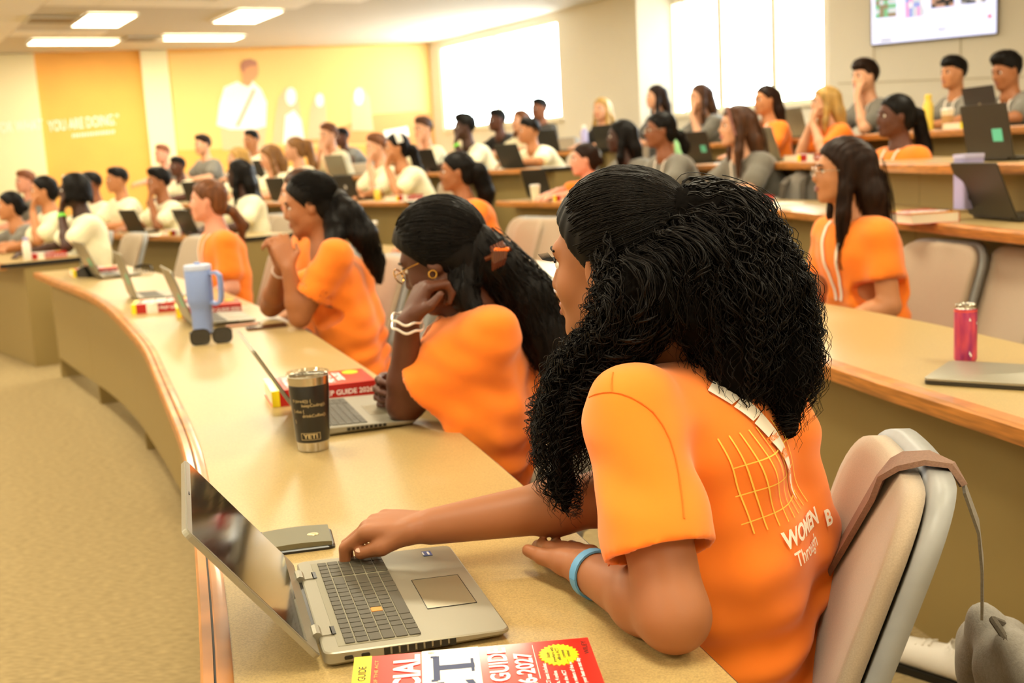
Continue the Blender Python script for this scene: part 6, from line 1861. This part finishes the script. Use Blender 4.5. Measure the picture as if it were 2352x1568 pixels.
# ------------------------------------------------------------------ her chair and the bag on it
ch1 = chair(.188, 1.658, 0, math.radians(171), 'beige padded grey chair under the curly haired girl, bag strap over its back', 'occupied lecture chairs')
bag = empty('shoulder_bag', at(2262, 1568, 1.76), 0, 'grey canvas bag hanging by a strap from the nearest chair', 'bag'); bb = bag.location
c171, s171 = math.cos(math.radians(171)), math.sin(math.radians(171))
def CL(x, y, z): return A3((.188 + x * c171 - y * s171, 1.658 + x * s171 + y * c171, z))
def padx(z): return -.20 + .024 - .36 * (z - .455)
wy_ = unit(CL(0, 1, 0) - CL(0, 0, 0))
fr = [CL(padx(z) + .003, y, z) for z, y in ((.715, -.075), (.76, -.045), (.81, -.015), (.86, .015), (.893, .035))]
ov = [CL(padx(.9) - .012, .045, .907), CL(padx(.9) - .045, .055, .914), CL(padx(.9) - .075, .065, .906), CL(padx(.9) - .088, .075, .88)]
m = MB(); m.ribbon(fr + ov, [tuple(unit(wy_ + A3((0, 0, .35))))] * 5 + [tuple(wy_)] * 4, .054, .008); m.build('shoulder_strap', 'strap_brown', bag, True, offs=bb)
hp = ov[-1]; he = at(2256, 1408, 1.76)
m = MB(); m.ribbon([hp, hp * .7 + he * .3 + A3((.012, 0, 0)), hp * .4 + he * .6 + A3((.01, 0, 0)), he], [tuple(unit(A3((.4, .9, 0))))] * 4, .026, .004); m.build('hanging_strap', 'bag_grey', bag, True, offs=bb)
fr = [CL(padx(z) + .003, y, z) for z, y in ((.60, -.155), (.64, -.125), (.68, -.097), (.712, -.077))]
m = MB(); m.ribbon(fr, tuple(unit(wy_ + A3((0, 0, .3)))), .022, .004); m.build('webbing', 'black_edge', bag, True, offs=bb)
pbk = CL(padx(.70) + .006, -.085, .70); m = MB(); m.box((0, 0, 0), (.014, .034, .034), Tm(pbk, math.radians(171), 0, .35), .004); m.build('buckle', 'bezel', bag, offs=bb)
B_ = SD(); top = at(2262, 1405, 1.80); lowp = top + A3((.03, .0, -.42))
for q_ in (-1, 1):
    B_.cone(top + A3((.02, .05 * q_, -.03)), top + A3((.08, .15 * q_, -.14)), .022, .05, .04)
    B_.cone(top + A3((.08, .15 * q_, -.14)), lowp + A3((.09, .15 * q_, 0)), .055, .075, .05)
B_.cone(top + A3((.05, 0, -.10)), lowp + A3((.09, 0, 0)), .06, .085, .06)
v, q = B_.mesh(.011, 2); nn = vnormals(v, q); v = v + nn * (.006 * np.sin(v @ A3((40, 25, 18))) * np.sin(v @ A3((-20, 44, 22))))[:, None]
put('bag_body', v, q, 'bag_grey', bag, bb)
m = MB(); m.tube([top + A3((.03, -.09, -.06)), top + A3((.0, -.03, -.0)), top + A3((.06, .06, -.05)), top + A3((.10, .14, -.09))], .006, 7); m.build('zip_piping', 'bag_dark', bag, True, offs=bb)
m = MB(); m.ribbon([top + A3((.10, -.08, -.04)), top + A3((.12, -.10, .01)), top + A3((.16, -.12, -.02)), top + A3((.17, -.13, -.12))], (0, 1, .2), .03, .006); m.build('grab_loop', 'bag_dark', bag, True, offs=bb)
# white sneaker on the floor
P = onz(2160, 1530, .03); sn = empty('sneaker', (P[0], P[1], 0), 2.3, 'white sneaker on the carpet beside the grey bag', 'shoe')
s_ = SD(); s_.cone((-.07, 0, .05), (.10, 0, .045), .045, .038, .03).cone((-.07, 0, .06), (-.06, 0, .095), .042, .036, .02); s_.cut((0, 0, -1), (0, 0, .018)); s_.cone((-.07, 0, .12), (-.055, 0, .085), .032, .028, .01, True)
v, q = s_.mesh(.006, 2); put('upper', v, q, 'shoe_white', sn, (0, 0, 0))
m = MB(); m.loft([[(x, y, 0) for x, y in rrect(.265, .085, .04, 5, .015, 0)], [(x, y, .02) for x, y in rrect(.265, .087, .04, 5, .015, 0)]]); m.build('sole', 'black_edge', sn)
m = MB()
for k in range(4): m.tube([(.02 + .018 * k, -.022, .087 - .004 * k), (.022 + .018 * k, 0, .093 - .005 * k), (.02 + .018 * k, .022, .087 - .004 * k)], .003, 6)
m.build('laces', 'white_plastic', sn, True)

# ------------------------------------------------------------------ empty chairs and backpacks
def chair_row(row, px, o, label, turn=0):
    dep = row_depth(row, px, o); p = (CPOS + ray(px, 400) * dep)[:2]
    f = row_facing(row, p) + turn
    return chair(p[0], p[1], ROWS[row][2], math.radians(f), label, 'empty lecture chairs'), p, f
chair_row('R2', 2150, .95, 'empty grey chair right of the long straight haired girl', -14)
chair_row('R1', 632, .98, 'empty grey chair beyond the girl with clasped hands')
chair_row('R2', 1165, .95, 'empty grey chair behind the girl with the hair clip', 20)
chair_row('C2', 600, .92, 'empty pale chair beside the person with long black hair', 40)
chair_row('R4', 2160, .9, 'empty pale chair left of the laptop with a teal sticker', -10)
c_, p_, f_ = chair_row('C1', 330, .85, 'empty grey chair carrying the far left backpack')
def backpack(name, loc, rz, label, s=1, mat='bag_grey', dark='bag_dark'):
    r = empty(name, loc, rz, label, 'backpack')
    B = SD()
    for q_ in (-1, 1): B.cone((0, .09 * q_ * s, .08 * s), (0, .085 * q_ * s, .33 * s), .085 * s, .075 * s, .05)
    B.cone((0, 0, .08 * s), (0, 0, .37 * s), .10 * s, .08 * s, .05)
    v, q = B.mesh(.013, 2); nn = vnormals(v, q); v = v + nn * (.005 * np.sin(v @ A3((50, 33, 28))))[:, None]
    put('main_body', v, q, mat, r, (0, 0, 0))
    B = SD()
    for q_ in (-1, 1): B.cone((-.075 * s, .06 * q_ * s, .08 * s), (-.075 * s, .06 * q_ * s, .19 * s), .05 * s, .045 * s, .04)
    v, q = B.mesh(.012, 2); put('front_pocket', v, q, mat, r, (0, 0, 0))
    m = MB(); m.tube([(-.09 * s, -.12 * s, .24 * s), (-.1 * s, 0, .26 * s), (-.09 * s, .12 * s, .24 * s)], .006, 7); m.build('zip', dark, r, True)
    for q_ in (-1, 1):
        m = MB(); m.ribbon([(.05 * s, .06 * q_ * s, .40 * s), (.11 * s, .075 * q_ * s, .36 * s), (.13 * s, .09 * q_ * s, .22 * s), (.09 * s, .1 * q_ * s, .08 * s)], (0, 1, 0), .045 * s, .01); m.build('strap', dark, r, True)
    m = MB(); m.tube([(.03 * s, -.03 * s, .43 * s), (.03 * s, 0, .475 * s), (.03 * s, .03 * s, .43 * s)], .008, 7); m.build('grab_handle', dark, r, True)
    return r
ff = yaw(f_); bp = A3((*p_, 0)) - ff * .43
backpack('backpack', (bp[0], bp[1], .40), math.radians(f_), 'grey backpack hanging on the empty chair at far left')
c_, p_, f_ = chair_row('R3', 1842, .88, 'grey chair carrying the backpack behind the streaked haired girl')
ff = yaw(f_); bp = A3((*p_, 0))
backpack('backpack', (bp[0], bp[1], ROWS['R3'][2] + .468), math.radians(f_ + 20), 'grey backpack sitting on a chair left of the long straight haired girl', .95)
